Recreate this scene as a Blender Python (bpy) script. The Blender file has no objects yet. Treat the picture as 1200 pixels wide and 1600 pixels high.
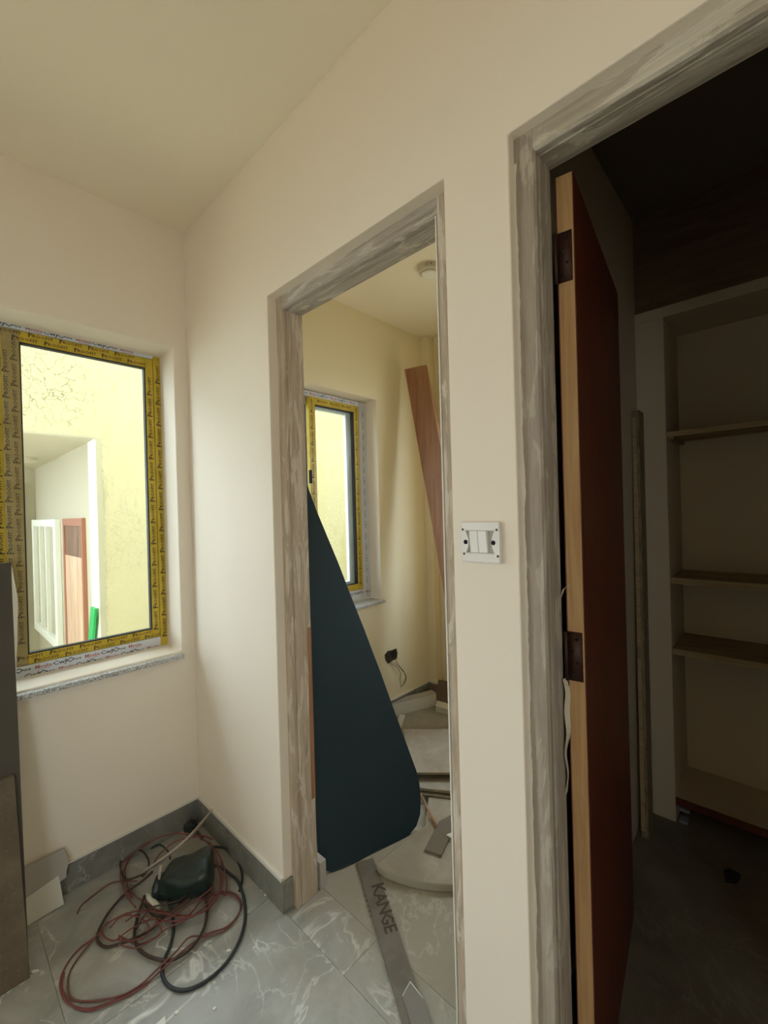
import bpy, bmesh, math, random
import numpy as np
from mathutils import Vector, Matrix, noise
random.seed(7)
C = bpy.context.scene.collection
SC = bpy.context.scene

# ------------------------------------------------------------------ camera
CX, CY, CH, YAW, PITCH, ROLL, FPX = 2.00811, -0.83819, 1.4, 0.75436, -0.00199, -0.02737, 673.503
def cam_axes():
    cy, sy = math.cos(YAW), math.sin(YAW)
    f = Vector((-sy*math.cos(PITCH), cy*math.cos(PITCH), math.sin(PITCH)))
    r = Vector((cy, sy, 0)); u = r.cross(f)
    return math.cos(ROLL)*r + math.sin(ROLL)*u, -math.sin(ROLL)*r + math.cos(ROLL)*u, f
_r, _u, _f = cam_axes()
cd = bpy.data.cameras.new('camera'); cam = bpy.data.objects.new('camera', cd); C.objects.link(cam)
cd.sensor_fit = 'VERTICAL'; cd.sensor_height = 32.0; cd.lens = FPX*32.0/1600; cd.clip_start = 0.02
M = Matrix.Identity(4)
for i in range(3):
    M[i][0], M[i][1], M[i][2] = _r[i], _u[i], -_f[i]
M[0][3], M[1][3], M[2][3] = CX, CY, CH
cam.matrix_world = M
SC.camera = cam
def at(px, py, ax, v):
    """traces a point seen in the photograph to the plane x/y/z = v"""
    d = _f*FPX + _r*(px-600) + _u*(800-py); o = Vector((CX, CY, CH))
    return o + d*((v-o[ax])/d[ax])
def fl(px, py, z=0.0): return at(px, py, 2, z)

# ------------------------------------------------------------------ world, light, exposure
w = bpy.data.worlds.new('sky'); SC.world = w; w.use_nodes = True
bg = w.node_tree.nodes['Background']
bg.inputs[0].default_value = (0.76, 0.88, 1.0, 1); bg.inputs[1].default_value = 9.2
SC.view_settings.view_transform = 'Standard'; SC.view_settings.look = 'None'
SC.view_settings.gamma = 1.0; SC.view_settings.use_curve_mapping = False
SC.view_settings.exposure = 0.0
SC.cycles.diffuse_bounces = 8; SC.cycles.max_bounces = 16; SC.cycles.transparent_max_bounces = 16
SC.cycles.use_denoising = True
def portal(loc, rot, sx, sy):
    l = bpy.data.lights.new('daylight_portal', 'AREA'); l.shape = 'RECTANGLE'; l.size = sx; l.size_y = sy
    l.cycles.is_portal = True
    o = bpy.data.objects.new('daylight_portal', l); C.objects.link(o); o.location = loc; o.rotation_euler = rot
OPEN_Y0, OPEN_Y1, OPEN_Z0, OPEN_Z1 = -2.95, -2.00, 0.08, 2.20      # unseen opening beside the camera, sized for the daylight it lets in
portal((-0.24, (OPEN_Y0+OPEN_Y1)/2, (OPEN_Z0+OPEN_Z1)/2), (0, -math.pi/2, 0), OPEN_Z1-OPEN_Z0, OPEN_Y1-OPEN_Y0)
portal((3.57, -2.35, 1.475), (0, math.pi/2, 0), 1.25, 0.8)
portal((-0.26, -0.66, 1.48), (0, -math.pi/2, 0), 1.4, 1.2)
portal((0.935, 2.12, 1.575), (-math.pi/2, 0, 0), 0.87, 1.15)
portal((-0.26, 0.83, 1.48), (0, -math.pi/2, 0), 1.4, 0.86)

# ------------------------------------------------------------------ materials
def mat(name, base=(0.8,0.8,0.8), rough=0.6, metallic=0.0, spec=0.4):
    m = bpy.data.materials.new(name); m.use_nodes = True
    b = m.node_tree.nodes['Principled BSDF']
    b.inputs['Base Color'].default_value = (*base, 1); b.inputs['Roughness'].default_value = rough
    b.inputs['Metallic'].default_value = metallic; b.inputs['Specular IOR Level'].default_value = spec
    return m
class NT:
    def __init__(s, m): s.t = m.node_tree; s.b = s.t.nodes['Principled BSDF']
    def n(s, typ, **kw):
        x = s.t.nodes.new(typ)
        for k, v in kw.items():
            if k in x.inputs: x.inputs[k].default_value = v
            else: setattr(x, k, v)
        return x
    def l(s, a, b): s.t.links.new(a, b)
    def pos(s, scale=(1,1,1)):
        g = s.n('ShaderNodeNewGeometry'); mp = s.n('ShaderNodeMapping'); mp.inputs['Scale'].default_value = scale
        s.l(g.outputs['Position'], mp.inputs[0]); return mp.outputs[0]
    def noise(s, vec, scale, detail=4, rough=0.55, dist=0.0):
        x = s.n('ShaderNodeTexNoise'); x.inputs['Scale'].default_value = scale; x.inputs['Detail'].default_value = detail
        x.inputs['Roughness'].default_value = rough; x.inputs['Distortion'].default_value = dist
        s.l(vec, x.inputs['Vector']); return x.outputs['Fac']
    def ramp(s, fac, stops):
        r = s.n('ShaderNodeValToRGB'); e = r.color_ramp.elements
        while len(e) < len(stops): e.new(0.5)
        for i, (p, c) in enumerate(stops):
            e[i].position = p; e[i].color = (*c, 1) if len(c) == 3 else c
        s.l(fac, r.inputs[0]); return r.outputs[0]
    def mix(s, fac, a, b, mode='MIX'):
        x = s.n('ShaderNodeMix', data_type='RGBA'); x.blend_type = mode
        if hasattr(fac, 'is_linked'): s.l(fac, x.inputs[0])
        else: x.inputs[0].default_value = fac
        for v, i in ((a, 6), (b, 7)):
            if hasattr(v, 'is_linked'): s.l(v, x.inputs[i])
            else: x.inputs[i].default_value = (*v, 1)
        return x.outputs[2]
    def math(s, op, a, b=0.0):
        x = s.n('ShaderNodeMath', operation=op)
        for i, v in enumerate((a, b)):
            if hasattr(v, 'is_linked'): s.l(v, x.inputs[i])
            else: x.inputs[i].default_value = v
        return x.outputs[0]
    def bump(s, h, strength=0.2, dist=0.01):
        x = s.n('ShaderNodeBump'); x.inputs['Strength'].default_value = strength; x.inputs['Distance'].default_value = dist
        s.l(h, x.inputs['Height']); s.l(x.outputs[0], s.b.inputs['Normal'])
    def col(s, c): s.l(c, s.b.inputs['Base Color'])
G = lambda v: (v, v, v)

def wall_paint(name, a, b, rough=0.7):
    m = mat(name, a, rough, spec=0.25); t = NT(m); p = t.pos()
    c = t.mix(t.noise(p, 1.6, 3), a, b)
    # faint hand smudges and scuffs
    sm = t.ramp(t.noise(p, 9.0, 6, 0.7), [(0.66, G(0.0)), (0.80, G(0.35))])
    t.col(t.mix(sm, c, tuple(x*0.78 for x in a)))
    h = t.noise(t.pos(), 3.0, 6, 0.6); t.bump(h, 0.12, 0.02)
    return m
M_wall = wall_paint('white_wall_paint', (0.84,0.755,0.635), (0.81,0.725,0.605))
M_wall_far = wall_paint('cream_wall_paint', (0.82,0.745,0.53), (0.79,0.71,0.50))
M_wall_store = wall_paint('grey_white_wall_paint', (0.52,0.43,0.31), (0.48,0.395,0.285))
M_ceil = wall_paint('ceiling_paint', (0.88,0.805,0.645), (0.86,0.785,0.625))
M_reveal = M_wall

def marble(name, c0, c1, c2, vein, scale=1.0, rough=0.22, vein_w=0.012, dust=(0.30,0.27,0.20), dust_amt=0.35, door_dust=False):
    m = mat(name, c0, rough, spec=0.5); t = NT(m)
    g = t.n('ShaderNodeNewGeometry'); oi = t.n('ShaderNodeObjectInfo')
    off = t.n('ShaderNodeVectorMath', operation='SCALE'); off.inputs[0].default_value = (7.3, 3.1, 5.7); t.l(oi.outputs['Random'], off.inputs['Scale'])
    ad = t.n('ShaderNodeVectorMath', operation='ADD'); t.l(g.outputs['Position'], ad.inputs[0]); t.l(off.outputs[0], ad.inputs[1])
    p = ad.outputs[0]
    base = t.ramp(t.noise(p, 3.2*scale, 8, 0.62, 1.2), [(0.32, c0), (0.5, c1), (0.68, c2)])
    # veins: ridges of distorted noise, thin
    def veins(sc, wd, seed):
        q = t.n('ShaderNodeVectorMath', operation='ADD'); q.inputs[1].default_value = (seed, seed*2, seed); t.l(p, q.inputs[0])
        n = t.noise(q.outputs[0], sc, 5, 0.6, 0.9)
        d = t.math('ABSOLUTE', t.math('SUBTRACT', n, 0.5))
        r = t.ramp(d, [(0.0, G(1.0)), (wd, G(0.0))])
        brk = t.ramp(t.noise(q.outputs[0], sc*1.3, 2), [(0.48, G(0.0)), (0.60, G(1.0))])
        return t.math('MULTIPLY', t.math('MULTIPLY', r, brk), 0.8)
    v = t.math('MAXIMUM', veins(1.9*scale, vein_w, 3.0), t.math('MULTIPLY', veins(4.2*scale, vein_w*1.2, 9.0), 0.45))
    c = t.mix(v, base, vein)
    du = t.ramp(t.noise(t.pos(), 2.2, 5, 0.6), [(0.42, G(0.0)), (0.75, G(dust_amt))])
    if door_dust:      # builders' dust lies on the tiles of the far room and around its doorway
        sx = t.n('ShaderNodeSeparateXYZ'); t.l(t.pos(), sx.inputs[0])
        yy = t.math('ADD', sx.outputs[1], t.math('MULTIPLY', t.noise(t.pos(), 3.5, 5, 0.6), 0.7))
        mr = t.n('ShaderNodeMapRange'); mr.inputs[1].default_value = 0.20; mr.inputs[2].default_value = 0.55; mr.inputs[4].default_value = 0.80; t.l(yy, mr.inputs[0])
        xx = t.n('ShaderNodeMapRange'); xx.inputs[1].default_value = 1.60; xx.inputs[2].default_value = 1.45; t.l(sx.outputs[0], xx.inputs[0])
        du = t.math('MAXIMUM', du, t.math('MULTIPLY', mr.outputs[0], xx.outputs[0]))
    t.col(t.mix(du, c, dust))
    ro = t.ramp(t.noise(t.pos(), 6, 4), [(0.3, G(rough)), (0.8, G(rough+0.35))]); t.l(ro, t.b.inputs['Roughness'])
    return m
M_floor = marble('grey_marble_tile', (0.23,0.235,0.215), (0.33,0.335,0.31), (0.44,0.445,0.42), (0.85,0.85,0.80), 1.0, 0.34, dust=(0.30,0.26,0.19), dust_amt=0.25, door_dust=True)
M_skirt = marble('grey_marble_skirting', (0.13,0.132,0.12), (0.18,0.182,0.165), (0.24,0.24,0.22), (0.42,0.42,0.39), 1.6, 0.35)
M_floor_dusty = marble('dusty_grey_tile', (0.25,0.21,0.15), (0.31,0.265,0.195), (0.385,0.34,0.26), (0.50,0.46,0.37), 1.2, 0.45, dust_amt=0.5)
M_slab_brown = marble('brown_grey_slab', (0.25,0.20,0.145), (0.31,0.255,0.19), (0.38,0.33,0.26), (0.46,0.42,0.35), 1.5, 0.5)
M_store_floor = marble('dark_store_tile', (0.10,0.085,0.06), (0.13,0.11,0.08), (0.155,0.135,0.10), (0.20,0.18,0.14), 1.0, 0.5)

def granite():
    m = mat('speckled_grey_granite', (0.5,0.5,0.5), 0.25, spec=0.5); t = NT(m); p = t.pos()
    v = t.n('ShaderNodeTexVoronoi'); v.inputs['Scale'].default_value = 420; t.l(p, v.inputs['Vector'])
    c = t.ramp(v.outputs['Color'], [(0.12, (0.05,0.05,0.05)), (0.3, (0.28,0.28,0.27)), (0.5, (0.55,0.55,0.54)), (0.9, (0.75,0.76,0.75))])
    t.col(c); return m
M_granite = granite()

def primed_wood(name, c0, c1, putty, axis_scale):
    """wood frame rubbed with grey-white primer: streaks along the length and putty patches"""
    m = mat(name, c0, 0.8, spec=0.2); t = NT(m)
    p = t.pos(axis_scale)
    st = t.noise(p, 1.0, 8, 0.65, 0.3)
    c = t.ramp(st, [(0.34, c0), (0.50, c1), (0.62, tuple(x*1.12 for x in c1)), (0.74, putty)])
    pt = t.ramp(t.noise(t.pos(tuple(5 if x < 10 else 26 for x in axis_scale)), 1.0, 7, 0.65, 0.8), [(0.53, G(0.0)), (0.57, G(0.85))])
    c = t.mix(pt, c, putty)
    fine = t.ramp(t.noise(t.pos(tuple(x*3 for x in axis_scale)), 1.0, 4), [(0.35, G(0.86)), (0.65, G(1.0))])
    t.col(t.mix(1.0, c, fine, 'MULTIPLY')); t.bump(st, 0.5, 0.004)
    return m
M_jamb1 = primed_wood('primed_wood_upright', (0.42,0.325,0.235), (0.50,0.41,0.31), (0.68,0.60,0.49), (60,60,4))
M_head1 = primed_wood('primed_wood_head', (0.33,0.28,0.225), (0.43,0.38,0.32), (0.60,0.55,0.46), (4,60,60))
M_jamb2 = primed_wood('grey_primed_upright', (0.33,0.275,0.215), (0.385,0.33,0.27), (0.50,0.45,0.37), (60,60,3))
M_head2 = primed_wood('grey_primed_head', (0.38,0.33,0.26), (0.45,0.40,0.32), (0.64,0.59,0.49), (3,60,60))
M_putty = wall_paint('white_putty', (0.74,0.71,0.64), (0.66,0.63,0.56))

def wood(name, c0, c1, c2, scale=(40,40,2.5), rough=0.55, knots=False):
    m = mat(name, c0, rough, spec=0.35); t = NT(m); p = t.pos(scale)
    n = t.noise(p, 1.0, 6, 0.6, 1.5)
    c = t.ramp(n, [(0.3, c0), (0.5, c1), (0.7, c2)])
    if knots:
        k = t.ramp(t.noise(t.pos((14,14,6)), 1.0, 2), [(0.70, G(0.0)), (0.76, G(0.9))])
        c = t.mix(k, c, (0.16,0.05,0.02))
    t.col(c); t.bump(n, 0.15, 0.003); return m
M_pine = wood('pale_pine_edge', (0.36,0.20,0.08), (0.45,0.27,0.12), (0.52,0.33,0.16), knots=True)
def door_face():
    m = mat('dark_red_brown_door', (0.08,0.02,0.01), 0.45, spec=0.4); t = NT(m)
    n = t.noise(t.pos((30,30,1.5)), 1.0, 6, 0.6, 1.0)
    c = t.ramp(n, [(0.3, (0.075,0.014,0.005)), (0.7, (0.125,0.028,0.010))])
    sc = t.ramp(t.noise(t.pos((26,9,1.6)), 1.0, 5, 0.7), [(0.62, G(0.0)), (0.74, G(0.35))])
    t.col(t.mix(sc, c, (0.33,0.22,0.15))); return m
M_door = door_face()
M_redbrown = wood('red_brown_board', (0.25,0.115,0.055), (0.33,0.16,0.085), (0.40,0.21,0.12), (25,25,2), 0.5)
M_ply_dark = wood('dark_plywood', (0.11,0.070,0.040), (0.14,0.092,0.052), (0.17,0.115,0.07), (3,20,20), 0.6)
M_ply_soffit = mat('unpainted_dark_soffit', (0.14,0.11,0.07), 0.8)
M_shelf = wood('raw_plywood_shelf', (0.24,0.17,0.095), (0.33,0.24,0.13), (0.42,0.31,0.18), (2,12,60), 0.65)
M_plank_rough = wood('rough_brown_plank', (0.10,0.075,0.04), (0.20,0.15,0.085), (0.30,0.23,0.13), (90,90,10), 0.8)
M_board_dark = mat('dark_grey_brown_laminate', (0.066,0.058,0.044), 0.4)
def board_brown():
    m = mat('brown_backing_board', (0.11,0.085,0.055), 0.6); t = NT(m)
    c = t.ramp(t.noise(t.pos(), 6, 6, 0.6), [(0.35, (0.095,0.067,0.042)), (0.65, (0.155,0.12,0.08))])
    sp = t.ramp(t.noise(t.pos(), 160, 2), [(0.62, G(0.0)), (0.7, G(0.4))])
    t.col(t.mix(sp, c, (0.24,0.20,0.15))); return m
M_board_brown = board_brown()
def mat_blue():
    m = mat('dark_blue_sheet', (0.012,0.045,0.075), 0.55, spec=0.35); t = NT(m)
    c = t.mix(t.noise(t.pos(), 4, 4), (0.005,0.017,0.024), (0.008,0.026,0.036))
    d = t.ramp(t.noise(t.pos(), 34, 6, 0.75), [(0.69, G(0.0)), (0.76, G(0.4))])
    t.col(t.mix(d, c, (0.10,0.16,0.20))); return m
M_blue = mat_blue()
M_pvc = mat('white_upvc', (0.70,0.72,0.74), 0.35)
M_white_tape = mat('white_protective_film', (0.62,0.65,0.70), 0.35)
def tape(name, a, b):
    m = mat(name, a, 0.35); t = NT(m)
    t.col(t.mix(t.ramp(t.noise(t.pos((14,14,14)), 1, 3), [(0.4, G(0)), (0.6, G(1))]), a, b)); return m
M_yellow_tape = tape('yellow_protective_film', (0.50,0.36,0.025), (0.60,0.44,0.05))
M_yellow_tape_backlit = tape('backlit_yellow_film', (0.33,0.26,0.10), (0.38,0.30,0.13))  # same yellow film, with the stile's backlit shade put into the colour
M_gasket = mat('black_gasket', (0.03,0.03,0.032), 0.5)
M_ink_black = mat('black_print', (0.03,0.02,0.015), 0.5)
M_ink_brown = mat('brown_print', (0.11,0.055,0.012), 0.5)
M_ink_grey = mat('grey_print', (0.06,0.08,0.11), 0.5)
M_ink_red = mat('red_print', (0.42,0.15,0.17), 0.5)
M_ink_dull = mat('dull_print', (0.10,0.075,0.04), 0.5)
def glass():
    m = bpy.data.materials.new('window_glass'); m.use_nodes = True; nt = m.node_tree; nt.nodes.clear()
    o = nt.nodes.new('ShaderNodeOutputMaterial'); mx = nt.nodes.new('ShaderNodeMixShader')
    tr = nt.nodes.new('ShaderNodeBsdfTransparent'); gl = nt.nodes.new('ShaderNodeBsdfGlossy'); fr = nt.nodes.new('ShaderNodeFresnel')
    tr.inputs[0].default_value = (0.93,0.96,0.95,1); gl.inputs['Roughness'].default_value = 0.02; fr.inputs[0].default_value = 1.10
    nt.links.new(fr.outputs[0], mx.inputs[0]); nt.links.new(tr.outputs[0], mx.inputs[1]); nt.links.new(gl.outputs[0], mx.inputs[2])
    nt.links.new(mx.outputs[0], o.inputs[0]); return m
M_glass = glass()
M_hinge = mat('dark_brown_hinge', (0.055,0.025,0.018), 0.5, 0.5)
M_black = mat('black_void', (0.008,0.008,0.008), 0.8)
M_switch = mat('white_switch_plastic', (0.76,0.73,0.69), 0.35)
M_switch_in = mat('grey_switch_recess', (0.42,0.40,0.35), 0.5)
M_rocker = mat('white_rocker_plastic', (0.80,0.79,0.74), 0.3)
M_lamp = mat('lamp_white', (0.82,0.80,0.72), 0.4)
M_lamp_base = mat('lamp_base_grey', (0.62,0.58,0.46), 0.45)
M_board_white = mat('white_laminate', (0.66,0.64,0.56), 0.45)
M_board_grey = mat('pale_grey_board', (0.40,0.37,0.33), 0.5)
M_bag = mat('dark_green_black_plastic', (0.018,0.030,0.026), 0.28)
M_cable_black = mat('black_cable', (0.022,0.028,0.028), 0.45)
M_cable_brown = mat('brown_black_cable', (0.05,0.030,0.022), 0.5)
M_cable_red = mat('dusty_red_wire', (0.19,0.055,0.05), 0.6)
M_cable_dull = mat('dull_red_wire', (0.17,0.065,0.05), 0.55)
M_stick = mat('pale_stick', (0.42,0.37,0.31), 0.6)
M_chip = mat('white_debris', (0.70,0.69,0.62), 0.7)
M_strip = tape('grey_brown_strip', (0.135,0.115,0.09), (0.17,0.15,0.12))
M_strip_top = mat('grey_strip_film', (0.20,0.185,0.165), 0.4)
M_strip_ink = mat('dark_brown_lettering', (0.065,0.042,0.028), 0.7)
M_masking = mat('masking_tape', (0.55,0.50,0.38), 0.7)
M_tile_dark = mat('dark_brown_tile', (0.15,0.125,0.09), 0.5)
M_brown_card = mat('brown_tile_back', (0.13,0.095,0.07), 0.6)
M_stick_red = wood('reddish_stick', (0.27,0.14,0.07), (0.33,0.18,0.10), (0.42,0.25,0.14))
def ext_plaster():
    m = mat('cracked_cream_plaster', (0.75,0.66,0.40), 0.85, spec=0.1); t = NT(m); p = t.pos()
    c = t.mix(t.noise(p, 3.5, 6, 0.6), (0.58,0.53,0.35), (0.65,0.60,0.41))
    n = t.n('ShaderNodeTexNoise'); n.inputs['Scale'].default_value = 3; n.inputs['Detail'].default_value = 6; t.l(p, n.inputs['Vector'])
    ad = t.n('ShaderNodeVectorMath', operation='MULTIPLY_ADD'); ad.inputs[1].default_value = (0.45,0.45,0.45); t.l(n.outputs['Color'], ad.inputs[0]); t.l(p, ad.inputs[2])
    def cracks(sc, wd):
        v = t.n('ShaderNodeTexVoronoi', feature='DISTANCE_TO_EDGE'); v.inputs['Scale'].default_value = sc; t.l(ad.outputs[0], v.inputs['Vector'])
        return t.ramp(v.outputs[0], [(0.0, G(1)), (wd, G(0))])
    sx = t.n('ShaderNodeSeparateXYZ'); t.l(p, sx.inputs[0])
    up = t.n('ShaderNodeMapRange'); up.inputs[1].default_value = 1.9; up.inputs[2].default_value = 2.15; t.l(sx.outputs[2], up.inputs[0])
    lf = t.n('ShaderNodeMapRange'); lf.inputs[1].default_value = 0.15; lf.inputs[2].default_value = -0.15; t.l(sx.outputs[1], lf.inputs[0])
    reg = t.math('MAXIMUM', t.math('MULTIPLY', up.outputs[0], lf.outputs[0]), 0.0)
    patch = t.ramp(t.noise(p, 2.3, 3), [(0.52, G(0)), (0.6, G(1))])
    k1 = t.math('MULTIPLY', t.math('MAXIMUM', cracks(13, 0.030), t.math('MULTIPLY', cracks(30, 0.05), 0.5)), t.math('MAXIMUM', reg, t.math('MULTIPLY', patch, 0.25)))
    c = t.mix(t.math('MULTIPLY', k1, 0.9), c, (0.13,0.12,0.08))
    st = t.ramp(t.noise(t.pos((8,8,3)), 1.0, 7, 0.75), [(0.56, G(0)), (0.68, G(0.35))])
    c = t.mix(st, c, (0.31,0.285,0.19))
    t.col(c); t.bump(t.noise(p, 30, 6), 0.4, 0.01); return m
M_ext = ext_plaster()
M_ext_rough = mat('rough_exposed_plaster', (0.50,0.47,0.36), 0.9)
M_ext_white = mat('white_exterior_paint', (0.85,0.85,0.80), 0.7)
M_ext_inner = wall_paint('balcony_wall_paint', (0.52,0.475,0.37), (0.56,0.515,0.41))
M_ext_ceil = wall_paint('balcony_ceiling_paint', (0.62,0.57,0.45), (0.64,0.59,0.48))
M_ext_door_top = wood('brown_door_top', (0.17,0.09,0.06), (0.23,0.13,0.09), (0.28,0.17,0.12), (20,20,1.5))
M_ext_door_low = wood('pale_door_low', (0.55,0.32,0.22), (0.68,0.45,0.32), (0.78,0.60,0.46), (20,20,1.5))  # paler colour for the lower part of the boards
M_ext_lintel = mat('red_oxide_lintel', (0.40,0.17,0.11), 0.6)
M_green = mat('green_plastic', (0.03,0.42,0.12), 0.45)
M_concrete = wall_paint('ground_concrete', (0.50,0.43,0.32), (0.44,0.375,0.28))
M_wire = mat('black_wire', (0.03,0.025,0.02), 0.5)
M_hole = mat('broken_hole_dark', (0.05,0.035,0.02), 0.9)
M_pale_strip = mat('grey_strip_light', (0.30,0.30,0.33), 0.5)
M_putty_old = mat('old_mortar', (0.45,0.42,0.33), 0.9)

# ------------------------------------------------------------------ mesh helpers
class MB:
    def __init__(s): s.bm = bmesh.new()
    def box(s, x0, x1, y0, y1, z0, z1, mtx=None):
        vs = [s.bm.verts.new(Vector(c)) for c in ((x0,y0,z0),(x1,y0,z0),(x1,y1,z0),(x0,y1,z0),(x0,y0,z1),(x1,y0,z1),(x1,y1,z1),(x0,y1,z1))]
        if mtx is not None:
            for v in vs: v.co = mtx @ v.co
        for f in ((0,3,2,1),(4,5,6,7),(0,1,5,4),(1,2,6,5),(2,3,7,6),(3,0,4,7)): s.bm.faces.new([vs[i] for i in f])
        return s
    def prism(s, bottom, top):
        n = len(bottom); a = [s.bm.verts.new(Vector(p)) for p in bottom]; b = [s.bm.verts.new(Vector(p)) for p in top]
        s.bm.faces.new(list(reversed(a))); s.bm.faces.new(b)
        for i in range(n): s.bm.faces.new([a[i], a[(i+1)%n], b[(i+1)%n], b[i]])
        return s
    def slab(s, pts, vec):
        v = Vector(vec); return s.prism(pts, [Vector(p)+v for p in pts])
    def tube(s, pts, r, seg=7, rfun=None, cap=True):
        pts = [Vector(p) for p in pts]; rings = []; up = Vector((0.13,0.21,0.97))
        for i, p in enumerate(pts):
            d = (pts[min(i+1, len(pts)-1)] - pts[max(i-1, 0)])
            if d.length < 1e-9: d = Vector((0,0,1))
            d.normalize(); a = d.cross(up)
            if a.length < 1e-3: a = d.cross(Vector((1,0,0)))
            a.normalize(); b = d.cross(a); rr = rfun(i/(len(pts)-1)) if rfun else r
            rings.append([s.bm.verts.new(p + (a*math.cos(2*math.pi*k/seg) + b*math.sin(2*math.pi*k/seg))*rr) for k in range(seg)])
        for i in range(len(rings)-1):
            for k in range(seg):
                s.bm.faces.new([rings[i][k], rings[i][(k+1)%seg], rings[i+1][(k+1)%seg], rings[i+1][k]])
        if cap:
            s.bm.faces.new(list(reversed(rings[0]))); s.bm.faces.new(rings[-1])
        for f in s.bm.faces: f.smooth = True
        return s
    def lathe(s, prof, c, seg=32):
        rings = []
        for r, z in prof:
            rings.append([s.bm.verts.new((c[0]+r*math.cos(2*math.pi*k/seg), c[1]+r*math.sin(2*math.pi*k/seg), c[2]+z)) for k in range(seg)])
        for i in range(len(rings)-1):
            for k in range(seg): s.bm.faces.new([rings[i][k], rings[i][(k+1)%seg], rings[i+1][(k+1)%seg], rings[i+1][k]])
        s.bm.faces.new(rings[-1]); s.bm.faces.new(list(reversed(rings[0])))
        return s
    def build(s, name, m, parent=None, bevel=0, seg=1, angle=35, smooth=False):
        bmesh.ops.recalc_face_normals(s.bm, faces=s.bm.faces)
        if smooth:
            for f in s.bm.faces: f.smooth = True
        if parent is not None:
            off = Vector(parent['_w']); bmesh.ops.translate(s.bm, verts=s.bm.verts, vec=-off)
        else: off = None
        me = bpy.data.meshes.new(name); s.bm.to_mesh(me); s.bm.free(); me.materials.append(m)
        o = bpy.data.objects.new(name, me); C.objects.link(o)
        if parent is not None: o.parent = parent; o['_w'] = tuple(off)
        else: o['_w'] = (0.0, 0.0, 0.0)
        if bevel:
            b = o.modifiers.new('bevel', 'BEVEL'); b.width = bevel; b.segments = seg; b.limit_method = 'ANGLE'; b.angle_limit = math.radians(angle)
        return o
def box(*a, mtx=None): return MB().box(*a, mtx=mtx)
def empty(name, loc=(0,0,0)):
    o = bpy.data.objects.new(name, None); C.objects.link(o); o.location = loc; o['_w'] = tuple(loc); o.empty_display_size = 0.05
    return o
def tag(o, label, cat, group=None):
    o['label'] = label; o['category'] = cat
    if group: o['group'] = group
    return o
def struct(o): o['kind'] = 'structure'; return o
def center(o):
    """moves the origin of a parentless mesh to the middle of its base"""
    me = o.data; co = [v.co for v in me.vertices]
    c = Vector(((min(v.x for v in co)+max(v.x for v in co))/2, (min(v.y for v in co)+max(v.y for v in co))/2, min(v.z for v in co)))
    me.transform(Matrix.Translation(-c)); o.location = c; o['_w'] = tuple(c); return o

def grid_solid(us, vs, hole, w0, w1, axis):
    """wall with openings: cells of a grid extruded along axis (0: wall in the y-z plane, 1: in the x-z plane)"""
    mb = MB(); bm = mb.bm; cache = {}
    def V(i, j, k):
        key = (i, j, k)
        if key not in cache:
            w_ = w1 if k else w0
            cache[key] = bm.verts.new((w_, us[i], vs[j]) if axis == 0 else (us[i], w_, vs[j]))
        return cache[key]
    nu, nv = len(us)-1, len(vs)-1
    full = lambda i, j: 0 <= i < nu and 0 <= j < nv and not hole((us[i]+us[i+1])/2, (vs[j]+vs[j+1])/2)
    for i in range(nu):
        for j in range(nv):
            if not full(i, j): continue
            for k in (0, 1): bm.faces.new([V(i,j,k), V(i+1,j,k), V(i+1,j+1,k), V(i,j+1,k)])
            for di, dj, e in ((-1,0,((i,j),(i,j+1))), (1,0,((i+1,j),(i+1,j+1))), (0,-1,((i,j),(i+1,j))), (0,1,((i,j+1),(i+1,j+1)))):
                if not full(i+di, j+dj):
                    (a, b), (c, d) = e; bm.faces.new([V(a,b,0), V(c,d,0), V(c,d,1), V(a,b,1)])
    return mb
def text_mesh(s, size, flat=True):
    cu = bpy.data.curves.new('t', 'FONT'); cu.body = s; cu.size = size; cu.offset = size*0.022; cu.resolution_u = 1; cu.align_x = 'CENTER'; cu.align_y = 'CENTER'
    o = bpy.data.objects.new('t', cu); C.objects.link(o)
    dg = bpy.context.evaluated_depsgraph_get(); me = bpy.data.meshes.new_from_object(o.evaluated_get(dg))
    vs = [tuple(v.co) for v in me.vertices]; fs = [tuple(p.vertices) for p in me.polygons]
    bpy.data.objects.remove(o); bpy.data.curves.remove(cu); bpy.data.meshes.remove(me)
    return vs, fs
_tm = {}
def stamp(mb, s, size, origin, ux, uy, squash=1.0):
    """flat printed words laid on a surface: ux reading direction, uy up of the letters"""
    k = (s, size)
    if k not in _tm: _tm[k] = text_mesh(s, size)
    vs, fs = _tm[k]; ux, uy, o = Vector(ux), Vector(uy), Vector(origin)
    nv = [mb.bm.verts.new(o + ux*(x*squash) + uy*y) for x, y, z in vs]
    for f in fs:
        try: mb.bm.faces.new([nv[i] for i in f])
        except ValueError: pass

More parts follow.
